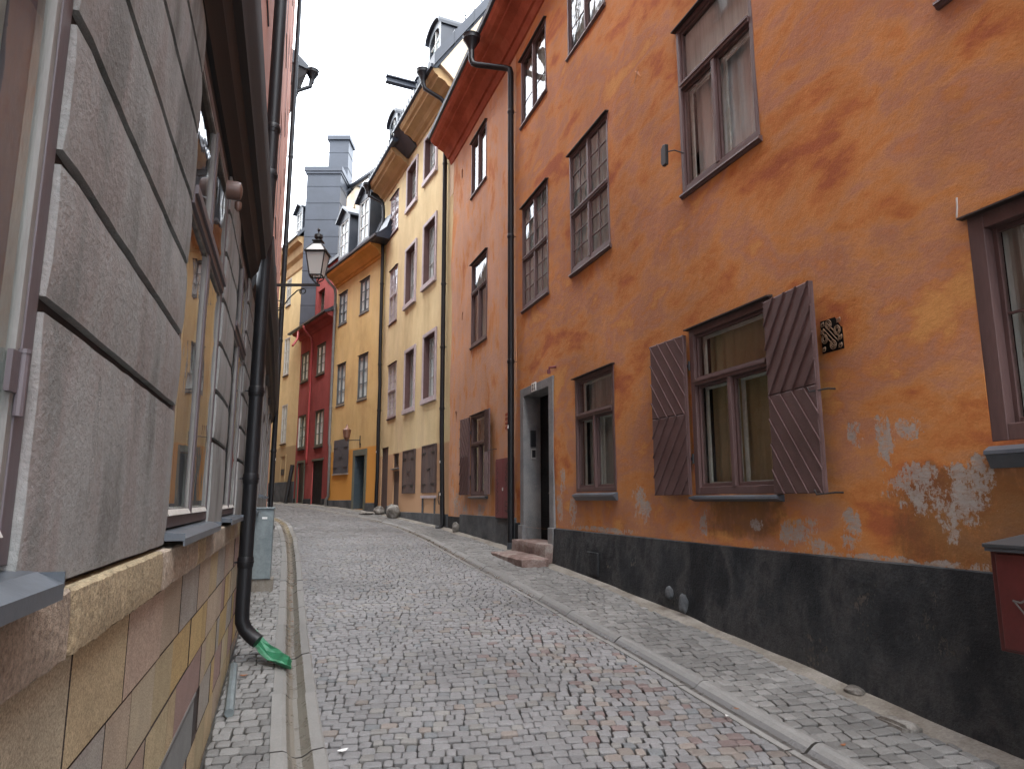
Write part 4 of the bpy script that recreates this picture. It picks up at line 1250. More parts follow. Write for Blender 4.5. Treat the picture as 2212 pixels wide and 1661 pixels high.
b.box(2.80, 2.98, -.5, 1.20, 12.58, 12.62); b.box(2.87, 2.91, -.5, 1.19, 12.62, 12.76); b.box(2.80, 2.98, -.5, 1.20, 12.76, 12.80)
b.box(2.70, 3.08, -1.6, .25, 12.5, 12.86); b.box(2.66, 3.12, -1.6, .30, 12.86, 12.90)
b.build('hoist_beam', FR3, yel)
b = MB().mat('navy'); b.box(2.55, 3.25, -1.6, .12, 11.9, 12.5); b.box(2.5, 3.3, -1.6, .18, 12.5, 12.55); b.build('hoist_dormer', FR3, yel)
pp = [(.62, .70, 11.45), (.62, .70, 11.30), (.60, .66, 11.16), (.50, .22, 10.92), (.47, .13, 10.80), (.46, .10, 10.6), (.34, .10, 1.8), (.20, .10, -.35), (.18, .10, -.58), (.20, .16, -.66), (.22, .26, -.67)]
pipe(yel, FR3, pp, .06, rings=(9.0, 5.6, 3.9, 2.3), funnel=(.62, .72, 11.62, 1.3), stickers=(.95, .15))
pp = [(7.30, .62, 11.05), (7.28, .60, 10.85), (7.10, .20, 10.62), (7.04, .12, 10.45), (6.98, .12, 10.2), (6.82, .12, 4.6), (6.72, .12, 3.9), (6.74, .12, 2.6), (6.68, .12, 1.0), (6.74, .12, -.45)]
pipe(yel, FR3, pp, .06, rings=(7.5, 4.6, 3.0), funnel=(7.30, .66, 11.22, 1.2), stickers=(1.6,))

# ------------------------------------------------------------------ OCHRE HOUSE with mansard
och = thing('ochre_house', 'ochre yellow house with dark mansard roof and two gabled dormers', 'house', FR4, (2.5, 0, -.35))
OW = [(3.87, 4.75, 6.87, 8.14), (1.70, 2.58, 6.85, 8.12), (3.77, 4.63, 3.63, 5.24), (1.61, 2.50, 3.60, 5.24)]
OD = (1.56, 2.46, -.30, 1.57)
wall(FR4, och, 'ochre', .62, 5.07, -.30, 8.7, OW + [OD + (.55,)], step=.5, disp=.015, seed=21)
plinth(FR4, och, 'plinth_grey', 0.63, 1.40, -.09, .03, g4); plinth(FR4, och, 'plinth_grey', 2.64, 5.05, .0, .03, g4)
for W in OW: window(och, FR4, *W, frame_m='bluegrey', sash_m='bluegrey', fw=.05, yf=.0, rec=.03, curd=.03, grid=(1, 3), bar=.025, mull=.045, cur='curtain', lintel=True, sill_m='bluegrey', sill=.03, bev=0)
b = MB().mat('steelshutter'); b.box(3.12, 4.58, .0, .035, 1.0, 2.27); b.box(3.845, 3.855, .035, .038, 1.0, 2.27)
sh = b.build('shutter', FR4, och, bev=.004)
for z in (1.2, 1.95):
    for xa in (3.12, 4.2):
        k = MB().mat('iron'); k.box(xa, xa + .38, .036, .046, z - .015, z + .015); k.build('strap_hinge', FR4, sh)
k = MB().mat('iron'); k.box(3.7, 4.0, .037, .05, 1.58, 1.605); k.build('bolt', FR4, sh)
b = MB().mat('pale'); b.box(3.08, 4.62, 0, .06, .95, .985); b.build('sill', FR4, och)
b = MB().mat('greenstone'); b.box(1.40, 1.56, -.56, .03, -.35, 1.57); b.box(2.46, 2.64, -.56, .03, -.35, 1.57); b.box(1.40, 2.64, -.56, .032, 1.57, 1.79); b.build('door_surround', FR4, och, bev=.006)
b = MB().mat('bluedoor'); b.box(1.56, 2.46, -.60, -.54, -.35, 1.57)
b.box(2.445, 2.458, -.54, .02, -.35, 1.57)
for za, zb in ((-.2, .5), (.6, 1.45)):
    for k_ in range(2): b.box(1.62 + k_ * .43, 1.98 + k_ * .43, -.54, -.525, za, zb)
b.build('door', FR4, och)
b = MB().mat('pale'); b.box(1.5, 2.4, -.4, .12, -.40, -.33); b.build('doorstep', FR4, och)
b = MB().mat('iron')
for x in (1.98, 2.06): b.box(x, x + .022, .0, .012, 1.84, 2.0)
b.build('house_number', FR4, och)
po = [(-.02, 8.50), (.04, 8.52), (.06, 8.60), (.12, 8.62), (.15, 8.70), (.26, 8.82), (.38, 8.87), (.46, 8.90), (.48, 8.98), (.48, 9.03), (-.02, 9.08)]
b = MB().mat('ochre_cornice'); b.extr(po, 0.64, 5.12); b.build('cornice', FR4, och, smooth=True, auto=20)
b = MB().mat('slate')
b.extr([(.46, 9.0), (.56, 9.02), (.57, 9.10), (.46, 9.14), (.10, 9.30), (-.05, 9.42), (-1.0, 12.0), (-4, 13.2), (-4, 13.0), (-.2, 9.2)], .02, 5.2)
for i in range(9): b.extr([(.46, 9.14), (.10, 9.30), (-.05, 9.42), (-1.0, 12.0), (-.98, 12.05), (-.03, 9.45), (.12, 9.34), (.47, 9.18)], .3 + i * .58, .325 + i * .58)
b.mat('navy'); b.extr([(.50, 8.97), (.50, 9.10), (.16, 9.40), (-.02, 9.95), (-1.0, 9.95), (-1.0, 8.97)], -.03, .62)
b.mat('sheet'); b.extr([(.47, 9.13), (.475, 9.145), (.11, 9.315), (-.04, 9.435), (-.42, 10.42), (-.44, 10.40), (-.06, 9.42), (.10, 9.30)], .64, 5.18)
b.build('roof', FR4, och)
def gable_dormer(u0, u1, z0, zt, zp, y, root, fm, back=1.5):
    b = MB().mat('slate')
    cx = (u0 + u1) / 2
    t_ = .13
    b.box(u0, u0 + t_, y - back, y, z0, zt); b.box(u1 - t_, u1, y - back, y, z0, zt); b.box(u0 + t_, u1 - t_, y - back, y, zt - .1, zt)
    b.box(u0 + t_, u1 - t_, y - back, y, z0, z0 + .12)
    b.prism([(u0, zt), (u1, zt), (cx, zp)], y - back, y)
    for s_ in (-1, 1):
        a_ = (cx, zp + .07); c_ = (cx + s_ * ((u1 - u0) / 2 + .16), zt + .0)
        b.hexa([(a_[0], y - back, a_[1] - .06), (c_[0], y - back, c_[1] - .06), (c_[0], y + .14, c_[1] - .06), (a_[0], y + .14, a_[1] - .06),
                (a_[0], y - back, a_[1] + .03), (c_[0], y - back, c_[1] + .03), (c_[0], y + .14, c_[1] + .03), (a_[0], y + .14, a_[1] + .03)])
    d = b.build('dormer', fm, root)
    k = MB().mat('pale'); iu0, iu1 = u0 + t_, u1 - t_
    k.box(iu0, iu0 + .05, y - .06, y - .01, z0 + .12, zt - .1); k.box(iu1 - .05, iu1, y - .06, y - .01, z0 + .12, zt - .1); k.box(cx - .03, cx + .03, y - .06, y - .012, z0 + .12, zt - .1)
    for f in (0, .33, .66, 1):
        z = z0 + .14 + (zt - z0 - .28) * f
        k.box(iu0, iu1, y - .058, y - .014, z - .02, z + .02)
    k.build('sash', fm, d)
    k = MB().mat('glass'); k.box(iu0, iu1, y - .045, y - .042, z0 + .12, zt - .1); k.build('pane', fm, d)
    k = MB().mat('curtain'); curtain(k, iu0, iu1, y - .14, z0 + .12, zt - .1, .01, 6); k.build('curtain', fm, d)
    k = MB().mat('void'); k.box(iu0, iu1, y - .35, y - .33, z0 + .1, zt); k.build('interior', fm, d)
    return d
gable_dormer(3.92, 5.02, 9.62, 11.30, 11.72, .02, och, FR4)
gable_dormer(1.88, 2.98, 9.62, 11.45, 11.86, .02, och, FR4)
pp = [(5.05, .52, 9.0), (5.05, .50, 8.86), (5.0, .36, 8.66), (4.97, .14, 8.45), (4.96, .10, 8.2), (4.95, .10, 2.2), (4.90, .08, 2.05), (4.88, .07, .15), (4.98, .12, .02), (5.0, .12, -.2)]
pipe(och, FR4, pp, .055, rings=(6.0, 3.6), funnel=(5.05, .54, 9.18, 1.0), m='pipegrey')
lamp2 = thing('wall_lantern', 'small copper coloured lantern on a wall bracket above the grey steel shutter', 'lamp', FR4, (2.06, 0, 2.10))
b = MB().mat('iron'); b.tube([(2.06, .0, 2.12), (2.20, .20, 2.12), (2.48, .34, 2.12)], .014, 8); b.box(2.03, 2.09, 0, .02, 1.95, 2.28); b.build('bracket', FR4, lamp2)
b = MB().mat('brass')
b.tube([(2.5, .34, 2.10), (2.5, .34, 2.16), (2.5, .34, 2.22), (2.5, .34, 2.42), (2.5, .34, 2.50), (2.5, .34, 2.54), (2.5, .34, 2.60), (2.5, .34, 2.72)], [.03, .06, .11, .14, .15, .09, .05, .008], 10)
b.build('lantern', FR4, lamp2, smooth=True, auto=30)

# ------------------------------------------------------------------ RED HOUSE
red = thing('red_house', 'narrow dark red house with low eave and plastered dormer storey', 'house', FR5, (2.2, 0, -.2))
RW = [(3.22, 4.22, 5.20, 6.46), (1.08, 2.10, 5.20, 6.48), (3.23, 4.15, 2.22, 3.66), (.93, 1.94, 2.18, 3.66)]
RD1 = (3.12, 4.0, -.18, 1.61, .1); RD2 = (.80, 2.05, -.18, 1.62, .08)
wall(FR5, red, 'red', 0, 4.44, -.18, 7.5, RW + [RD1, RD2], step=.5, disp=.015, seed=31)
plinth(FR5, red, 'plinth_black', 0.02, .78, .06, .03, g5); plinth(FR5, red, 'plinth_black', 2.08, 3.08, .06, .03, g5); plinth(FR5, red, 'plinth_black', 4.04, 4.42, .08, .03, g5)
for i, W in enumerate(RW): window(red, FR5, *W, frame_m='green', sash_m='green', fw=.06, yf=.01, rec=.03, curd=.03, grid=(1, 3), bar=.025, mull=.05, cur='curtain', sill_m='dkbrown', sill=.05, bev=0)
b = MB().mat('white'); b.box(3.92, 4.06, .03, .06, 2.28, 3.58); b.build('white_sash_leaf', FR5, red)
b = MB().mat('greendoor'); b.box(3.12, 4.0, -.12, -.06, -.25, 1.61); b.box(3.2, 3.9, -.06, -.045, .1, .7); b.box(3.2, 3.9, -.06, -.045, .8, 1.5); b.build('door', FR5, red)
b = MB().mat('blackdoor'); b.box(.80, 2.05, -.10, -.04, -.25, 1.62); b.box(1.41, 1.43, -.04, -.035, -.2, 1.6); b.build('garage_door', FR5, red)
b = MB().mat('green'); b.box(.72, 2.13, -.02, .03, 1.60, 1.68); b.box(3.04, 4.08, -.02, .03, 1.60, 1.70); b.box(3.0, 3.12, -.02, .04, -.25, 1.6); b.box(4.0, 4.08, -.02, .04, -.25, 1.6); b.build('door_frame', FR5, red)
pr = [(-.02, 7.15), (.04, 7.17), (.08, 7.26), (.20, 7.34), (.34, 7.38), (.40, 7.44), (.42, 7.50), (-.02, 7.56)]
b = MB().mat('red'); b.extr(pr, 0, 4.6); b.build('cornice', FR5, red)
b = MB().mat('slate')
b.extr([(.40, 7.46), (.52, 7.48), (.52, 7.54), (.40, 7.58), (-.35, 8.1), (-3, 10.2), (-3, 10.0), (-.3, 7.9)], -.05, 4.9)
b.build('roof', FR5, red)
wall(FR5 @ Matrix.Translation((0, -.30, 0)), red, 'red', .2, 4.25, 7.6, 10.1, [(2.42, 3.30, 8.0, 9.25, .25)], step=.6, name='dormer_wall')
window(red, FR5 @ Matrix.Translation((0, -.30, 0)), 2.42, 3.30, 8.0, 9.25, frame_m='green', fw=.06, yf=-.16, rec=.02, grid=(1, 2), bar=.025, cur='curtaingrey', sill=.2, sill_m='dkbrown', lintel=False, bev=0)
b = MB().mat('slate'); b.box(.1, 4.35, -3, -.2, 10.1, 10.25); b.build('dormer_roof', FR5, red)
b = MB().mat('pipered')
b.tube([(2.6, .50, 7.45), (2.6, .44, 7.25), (2.62, .14, 6.95), (2.60, .09, 6.7), (2.60, .09, 1.75), (2.55, .1, 1.5)], .05, 10)
b.tube([(3.4, .46, 7.35), (3.4, .50, 7.0), (2.85, .85, 6.55)], .05, 10)
b.build('drainpipe', FR5, red, smooth=True)
b = MB().mat('iron'); b.tube([(4.55, .30, -.12), (4.42, .12, 1.55)], .09, 8); b.build('leaning_post', FR5, red)
# tall sheet-clad chimney stacks behind
b = MB().mat('slatelight')
def at_y(xy, Y): return xy * Y
b.box(-9.60, -8.02, 30.2, 31.8, 7.5, 15.2); b.box(-9.72, -7.94, 30.1, 31.9, 15.2, 15.42); b.box(-9.66, -7.98, 30.14, 31.86, 15.08, 15.2)
for i in range(9): b.box(-9.62, -8.0, 30.185, 31.8, 7.9 + i * .82, 7.915 + i * .82)
b.build('chimney', WLD, red)
b = MB().mat('slatelight')
b.box(-9.20, -8.22, 32.2, 33.2, 7.5, 17.9); b.box(-9.30, -8.14, 32.1, 33.3, 17.9, 18.12)
for i in range(12): b.box(-9.22, -8.20, 32.185, 33.2, 8.2 + i * .82, 8.215 + i * .82)
b.build('chimney', WLD, red)
b = MB().mat('slatelight'); b.tube([(-8.3, 32.4, 15.3), (-3.9, 25.0, 13.7)], .13, 8); b.build('brace_beam', WLD, red)
b = MB().mat('brass')
b.tube([(-8.18, 32.0, 15.6), (-7.55, 31.2, 11.6)], .02, 6); b.tube([(-7.9, 32.0, 15.6), (-7.27, 31.2, 11.6)], .02, 6)
for i in range(14):
    f = i / 13
    b.tube([(-8.18 + .63 * f, 32 - .8 * f, 15.6 - 4 * f), (-7.9 + .63 * f, 32 - .8 * f, 15.6 - 4 * f)], .014, 5)
b.build('ladder', WLD, red)
b = MB().mat('cream_gable'); b.box(-8.05, -6.6, 32.6, 33.6, 7.0, 14.4); b.build('fire_wall', WLD, red)
b = MB().mat('slate'); b.box(-8.1, -6.5, 32.5, 33.7, 14.4, 14.52); b.build('fire_wall_coping', WLD, red)

# ------------------------------------------------------------------ CREAM HOUSE at the bend
crm = thing('cream_house', 'cream yellow house at the bend with grey plinth, partly hidden behind black drainpipes', 'house', FR6, (2, 0, -.1))
CW = [(1.85, 2.5, 9.36, 10.7), (1.6, 2.36, 5.88, 7.7), (1.45, 2.2, 2.62, 4.44)]
wall(FR6, crm, 'cream', 0, 6.19, .75, 11.8, CW, step=.6, seed=41)
plinth(FR6, crm, 'plinth_grey', 0, 6.19, .82, .03, lambda u: H(30.69 + .8 * u))
for W in CW: window(crm, FR6, *W, frame_m='pale', sash_m='white', fw=.04, yf=.01, rec=.03, grid=(1, 3), bar=.025, mull=.035, cur='curtain', sill_m='dkbrown', sill=.04, bev=0, lintel=False)
b = MB().mat('cream'); b.box(1.25, 1.33, 0, .03, .85, 2.0); b.box(1.93, 2.01, 0, .03, .85, 2.0); b.box(1.25, 2.01, 0, .032, 2.0, 2.08); b.mat('dkbrown'); b.box(1.40, 1.86, 0, .02, 1.15, 1.42); b.build('blind_niche', FR6, crm)
b = MB().mat('yellow1_cornice'); b.extr([(-.02, 10.7), (.05, 10.8), (.08, 11.2), (.22, 11.35), (.30, 11.7), (.5, 11.8), (.55, 12.0), (-.02, 12.1)], -.28, 6.2); b.build('cornice', FR6, crm, smooth=True, auto=25)
b = MB().mat('cream_gable')
pl = [(0, 7.2), (-.05, 12.0), (.55, 12.55), (2.2, 15.2), (4.5, 15.2), (4.5, 7.2)]
ia = [b.vert(-.30, -v, z) for v, z in pl]; ib = [b.vert(.0, -v, z) for v, z in pl]
b.face(*ia); b.face(*reversed(ib))
for i in range(len(ia)): b.face(ia[i], ia[(i + 1) % len(ia)], ib[(i + 1) % len(ia)], ib[i])
b.build('gable_wall', FR6, crm)
b = MB().mat('slate')
b.extr([(.55, 11.95), (.62, 12.0), (.55, 12.15), (-2.2, 15.4), (-4.6, 15.4), (-4.6, 15.2), (-2.1, 15.2)], -.42, 6.2); b.build('roof', FR6, crm)
gable_dormer(.75, 1.7, 12.4, 13.9, 14.2, .0, crm, FR6)

# ------------------------------------------------------------------ GREY HOUSE (left): rusticated ground floor, stone base, pink storeys
gre = thing('grey_house', 'grey rusticated house on the left with coloured stone slab base and pink upper storeys', 'house', FL1, (-4, 0, -1.4))
def gl(u): return H(.9524 * u)
PZ0, PZ1 = -.15, 1.86
wins = [(-2.1, -.9), (-.35, 1.18), (2.60, 3.95), (4.75, 5.90), (6.80, 7.70), (8.50, 9.35)]
piers = [(-6.5, -2.1), (-.9, -.35), (1.18, 2.60), (3.95, 4.75), (5.90, 6.80), (7.70, 8.50), (9.35, 9.45)]
joints = [.325, .592, .862, 1.115, 1.39, 1.645]
JD, JH = .026, .014
for (a, c) in piers:
    b = MB(-1)
    zs_ = [PZ0] + joints + [PZ1]
    n_ = max(1, round((c - a) / .08))
    for j in range(len(zs_) - 1):
        za = zs_[j] + (JH if j else 0); zb = zs_[j + 1] - (JH if j < len(zs_) - 2 else 0)
        b.mat('grey_wall')
        rr = []
        m_ = 4
        def Y(u, z): return .003 * noise.noise(Vector((u * 2.2, z * 2.2, 7))) + .0015 * noise.noise(Vector((u * 11, z * 11, 2)))
        for i in range(n_ + 1):
            u = a + (c - a) * i / n_
            e = .0025 * noise.noise(Vector((u * 9, za * 3, 1))); e2 = .0025 * noise.noise(Vector((u * 9, zb * 3, 5)))
            col = [b.vert(u, -JD, za + e)]
            for q_ in range(m_ + 1):
                z = za + (zb - za) * q_ / m_
                zz = z + (e if q_ == 0 else e2 if q_ == m_ else 0)
                rd = -.004 if q_ in (0, m_) else 0
                if i in (0, n_): rd -= .004
                col.append(b.vert(u, Y(u, z) + rd, zz))
            col.append(b.vert(u, -JD, zb + e2))
            rr.append(col)
        for p, q in zip(rr, rr[1:]):
            for k in range(len(p) - 1): b.face(p[k], q[k], q[k + 1], p[k + 1])
        for col in (rr[0], rr[-1]):
            lowi, topi = col[0], col[-1]
            b.face(*col)
            pv, qv = b.v[lowi], b.v[topi]
            x = pv[0]
            b.face(lowi, topi, b.vert(-x, -.2, qv[2]), b.vert(-x, -.2, pv[2]))
        if j:
            b.mat('joint'); b.box(a + .001, c - .001, -.2, -JD + .003, zs_[j] - JH - .004, zs_[j] + JH + .004)
    b.build('wall', FL1, gre, smooth=True, recalc=False, auto=40)
b = MB(-1).mat('joint'); b.box(-6.5, 9.45, -.25, -.20, PZ0 - .2, 2.0)
for (a, c) in piers: b.box(a, c, -.2, -.028, PZ0 - .035, PZ0 + .002)
b.build('backing', FL1, gre)
# ledge of rough sandstone
b = MB(-1).mat('roughstone')
u = -6.5
SC = [(.48, .39, .25), (.54, .44, .29), (.44, .36, .28), (.50, .42, .33), (.47, .38, .23)]
rs = random.Random(5)
while u < 9.45:
    ln = rs.uniform(.30, .62)
    e_ = min(u + ln, 9.45)
    c0 = rs.choice(SC); k0 = rs.uniform(.75, 1.0)
    b.col = tuple(q * k0 for q in c0)
    n_ = 22
    rr = []
    for i in range(n_ + 1):
        x = u + .004 + (e_ - u - .008) * i / n_
        nz = noise.noise(Vector((x * 7, 0, 3))); n2_ = noise.noise(Vector((x * 5, 8, 3)))
        k = .0 if 0 < i < n_ else -.006
        h1, h2 = noise.noise(Vector((x * 26, 1, 3))), noise.noise(Vector((x * 31, 5, 9)))
        rr.append([b.vert(x, -.05, -.164), b.vert(x, .010 + .003 * nz, -.165 + .003 * h1), b.vert(x, .0185 + .002 * h2 + k, -.170 + .004 * h1 + .003 * nz), b.vert(x, .021 + .0015 * h1 + k, -.21), b.vert(x, .022 + .0015 * h2 + k, -.262 + .004 * nz),
                   b.vert(x, .020 + .003 * h1 + k, -.290 + .007 * h2 + .006 * nz), b.vert(x, .004, -.300 + .006 * h1), b.vert(x, -.05, -.302)])
    for p, q in zip(rr, rr[1:]):
        for k in range(7): b.face(p[k], q[k], q[k + 1], p[k + 1])
    for col in (rr[0], rr[-1]): b.face(*col)
    u = e_
b.mat('joint'); b.box(-6.5, 9.45, -.045, .006, -.297, -.172)
b.build('stone_ledge', FL1, gre, smooth=True, recalc=False, auto=22)
# slab base
b = MB(-1).mat('ashlar')
YS = [(.60, .50, .31), (.62, .46, .22), (.54, .44, .33), (.47, .33, .29), (.44, .41, .36), (.57, .49, .35), (.59, .47, .29), (.52, .40, .31)]
course = [-.30, -.535, -.75, -.965, -1.2, -1.45, -1.7, -2.0, -2.3]
VENT = (2.75, 3.85)
for ci in range(len(course) - 1):
    zt, zb = course[ci], course[ci + 1]
    u = -6.5 + rs.uniform(0, .2)
    while u < 9.4:
        ln = rs.uniform(.18, .58) if ci else rs.uniform(.26, .62)
        e_ = min(u + ln, 9.45)
        if zt < gl(u) - .1: u = e_; continue
        c0 = rs.choice(YS if u > 1 else YS[:2] + YS[5:7]); k0 = rs.uniform(.8, 1.0)
        if ci >= 3 and VENT[0] < (u + e_) / 2 < VENT[1] and ci == 3: u = e_; continue
        b.col = tuple(q * k0 for q in c0)
        yo = rs.uniform(-.002, .003)
        w2 = .0032
        A = [(u + w2, zb + w2), (e_ - w2, zb + w2), (e_ - w2, zt - w2), (u + w2, zt - w2)]
        B = [(x + (.0006 if k in (0, 3) else -.0006), z + (.0006 if k in (0, 1) else -.0006)) for k, (x, z) in enumerate(A)]
        o_ = [b.vert(x, -.06, z) for x, z in A]; f_ = [b.vert(x, yo, z) for x, z in B]
        keep, b.col = b.col, (.05, .036, .03)                     # dirty mortar side of the joint
        for i in range(4):
            j = (i + 1) % 4
            b.face(o_[i], o_[j], f_[j], f_[i])
        b.col = keep
        b.face(*f_)
        u = e_
b.mat('joint'); b.box(-6.5, 9.45, -.07, -.008, -2.4, -.28)
b.build('stone_base', FL1, gre, recalc=False)
b = MB(-1).mat('joint'); b.box(2.75, 3.85, -.05, -.03, -1.2, -.965)
b.mat('pipegrey')
for i in range(36): b.box(2.76 + i * .030, 2.770 + i * .030, -.03, .002, -1.2, -.97)
b.box(2.72, 3.88, -.03, .004, -.97, -.955)
b.build('vent_grille', FL1, gre)
b = MB(-1).mat('galv'); b.tube([(5.0, .10, gl(5.0) + .03), (5.9, .06, gl(5.9) + .06)], .03, 8); b.build('conduit', FL1, gre)
# windows of the grey front
for i, (a, c) in enumerate(wins):
    fo = window(gre, FL1, a + .004, c - .004, -.10, 1.80, frame_m='mauveframe', sash_m='greyframe', fw=.045, yf=-.016, rec=.012, sp=.009, sw=.02, tf=.66, leaves=2, toplv=2, cur='curtain' if i != 1 else 'curtaincool', cur_side=.16 if i != 1 else .48, sx=-1,
                sill=0, lintel=False, depth=.5, mull=.06, trans=.07, frame_depth=.13, glass='glass', room='void', inner_m='white', bev=.002)
    b = MB(-1).mat('sill')
    sl = .06
    b.extr([(-.03, -.108), (.02, -.113), (sl, -.132), (sl, -.158), (sl - .005, -.158), (sl - .007, -.137), (.015, -.128), (-.03, -.125)], a - .015, c + .015)
    b.box(a - .018, a - .012, -.02, sl, -.140, -.114); b.box(c + .012, c + .018, -.02, sl, -.140, -.114)
    b.build('sill', FL1, fo)
    k = MB(-1).mat('white')
    mid_ = (a + c) / 2
    for (p, q) in ((a + .06, mid_ - .035), (mid_ + .035, c - .06)): k.extr([(-.05, -.025), (-.018, -.035), (-.008, -.055), (-.05, -.055)], p, q)
    k.build('drip_rail', FL1, fo)
# hinge on the nearest frame
b = MB(-1).mat('mauveframe')
for z0_ in (.13, .9):
    b = MB(-1).mat('mauveframe')
    b.tube([(1.13, -.012, z0_), (1.13, -.012, z0_ + .10)], .008, 10); b.tube([(1.13, -.012, z0_ + .1), (1.13, -.012, z0_ + .107)], .0095, 10)
    b.box(1.09, 1.13, -.022, -.014, z0_ + .035, z0_ + .10)
    b.build('hinge', FL1, gre)
# band between window heads and cornice
b = MB(-1).mat('left_cornice'); b.box(-6.5, 9.45, -.24, -.022, 1.79, 1.90); b.build('window_head_band', FL1, gre)
# cornice over the ground floor
pl_ = [(-.05, 1.86), (.0, 1.86), (.012, 1.90), (.05, 1.95), (.062, 2.02), (.07, 2.06), (.105, 2.08), (.115, 2.14), (.14, 2.22), (.148, 2.30), (.152, 2.37), (-.05, 2.45)]
b = MB(-1).mat('left_cornice'); b.extr(pl_, -6.5, 5.98); b.extr(pl_, 6.22, 9.45)
b.build('cornice', FL1, gre, smooth=True, auto=25)
up = [(5.0, 5.9, 4.3, 6.1), (7.3, 8.2, 4.3, 6.1), (5.0, 5.9, 7.4, 9.2), (7.3, 8.2, 7.4, 9.2), (1.5, 2.4, 4.3, 6.1), (1.5, 2.4, 7.4, 9.2), (5.0, 5.9, 10.4, 12.0), (7.3, 8.2, 10.4, 12.0)]
wall(FL1, gre, 'pink_wall', -6.5, 9.45, 2.36, 14.2, [o + (.1,) for o in up], sx=-1, step=.7, name='upper_wall')
for W in up: window(gre, FL1, *W, frame_m='brown', fw=.05, yf=-.01, rec=.03, grid=(1, 3), cur='curtain', sx=-1, sill=.02, bev=0, lintel=False)
# second facade segment
wins2 = [(1.0, 1.9), (3.4, 4.3), (5.8, 6.7)]
up2 = [(1.0, 1.9, 4.3, 6.1), (3.4, 4.3, 4.3, 6.1), (5.8, 6.7, 4.3, 6.1), (1.0, 1.9, 7.4, 9.2), (3.4, 4.3, 7.4, 9.2), (5.8, 6.7, 7.4, 9.2), (1.0, 1.9, 10.4, 12.0), (3.4, 4.3, 10.4, 12.0), (5.8, 6.7, 10.4, 12.0)]
wall(FL2, gre, 'grey_wall', 0, 8.6, -.6, 2.4, [(a, c, .1, 1.8) for a, c in wins2], sx=-1, step=.5, name='wall')
for a, c in wins2: window(gre, FL2, a, c, .1, 1.8, frame_m='mauveframe', sash_m='greyframe', yf=-.01, rec=.03, tf=.66, cur='curtain', sx=-1, sill=.08, bev=0)
def gl2(u): return H(9 + .948 * u)
plinth(FL2, gre, 'plinth_grey', 0, 8.6, -.25, .03, gl2, sx=-1)
b = MB(-1).mat('left_cornice'); b.extr(pl_, 0, 8.6); b.build('cornice', FL2, gre, smooth=True, auto=25)
wall(FL2, gre, 'pink_wall', 0, 8.6, 2.36, 14.2, [o + (.1,) for o in up2], sx=-1, step=.8, name='upper_wall')
for W in up2: window(gre, FL2, *W, frame_m='brown', fw=.05, yf=-.01, rec=.03, grid=(1, 3), cur='curtain', sx=-1, sill=.02, bev=0, lintel=False)
for fm, a, c in ((FL1, -6.5, 9.45), (FL2, 0, 8.6)):
    b = MB(-1).mat('slate'); b.extr([(.0, 14.1), (.35, 14.25), (.36, 14.4), (-.2, 14.6), (-5, 18), (-5, 17.8), (-.3, 14.2)], a, c); b.build('roof', fm, gre)
# pipes on the grey house
pp = [(6.10, .090, 15.0), (6.10, .090, 2.0), (6.10, .086, -.90), (6.10, .09, -.97), (6.10, .115, -1.03), (6.09, .17, -1.09), (6.07, .22, -1.125)]
pipe(gre, FL1, pp, .057, rings=(3.35, 2.9, .92, .18, -.50), sx=-1, n=20)
pp = [(8.45, .11, 16.0), (8.45, .10, 2.0), (8.45, .10, -.55), (8.45, .16, -.65), (8.45, .22, -.67)]
pipe(gre, FL2, pp, .062, rings=(9.0, 6.5, 4.0, 1.2), sx=-1, stickers=(1.0,))
b = MB(-1).mat('alarm'); b.tube([(3.65, .0, 1.645), (3.65, .055, 1.645), (3.65, .07, 1.645), (3.65, .078, 1.645)], [.05, .05, .044, .02], 18); b.tube([(3.66, .06, 1.585), (3.66, .06, 1.55), (3.66, .06, 1.535)], [.018, .018, .006], 10)
o = b.build('alarm_box', FL1, None, smooth=True, auto=40)
tag(o, 'small copper brown alarm box under the dark cornice of the grey house', 'alarm box')

# far left house with hopper at its eave
frl = thing('far_left_house', 'house beyond the far black drainpipe on the left, showing its eave and rain hopper', 'house', FL3, (-6, 0, 0))
wall(FL3, frl, 'pink_wall', .0, 18, -.6, 12.2, sx=-1, step=2.0)
b = MB(-1).mat('left_cornice'); b.extr([(-.02, 11.7), (.1, 11.8), (.34, 12.05), (.36, 12.2), (-.02, 12.3)], -.2, 18); b.build('cornice', FL3, frl)
b = MB(-1).mat('slate'); b.extr([(.34, 12.2), (.42, 12.22), (.40, 12.32), (-1.2, 13.6), (-4, 16), (-4, 15.8), (-.2, 12.3)], -.25, 18); b.build('roof', FL3, frl)
pp = [(.05, .56, 12.1), (.05, .54, 11.85), (.05, .10, 11.55), (.05, .10, 8.0), (.05, .10, -.6)]
pipe(frl, FL3, pp, .06, sx=-1, funnel=(.05, .58, 12.28, 1.3))

wall(frame(-15.115, 34, -11.5, 44, False), frl, 'cream', 0, 10.5, -.6, 12.2, sx=-1, step=2.0)  # unseen end wall, added to close off the sky in window reflections

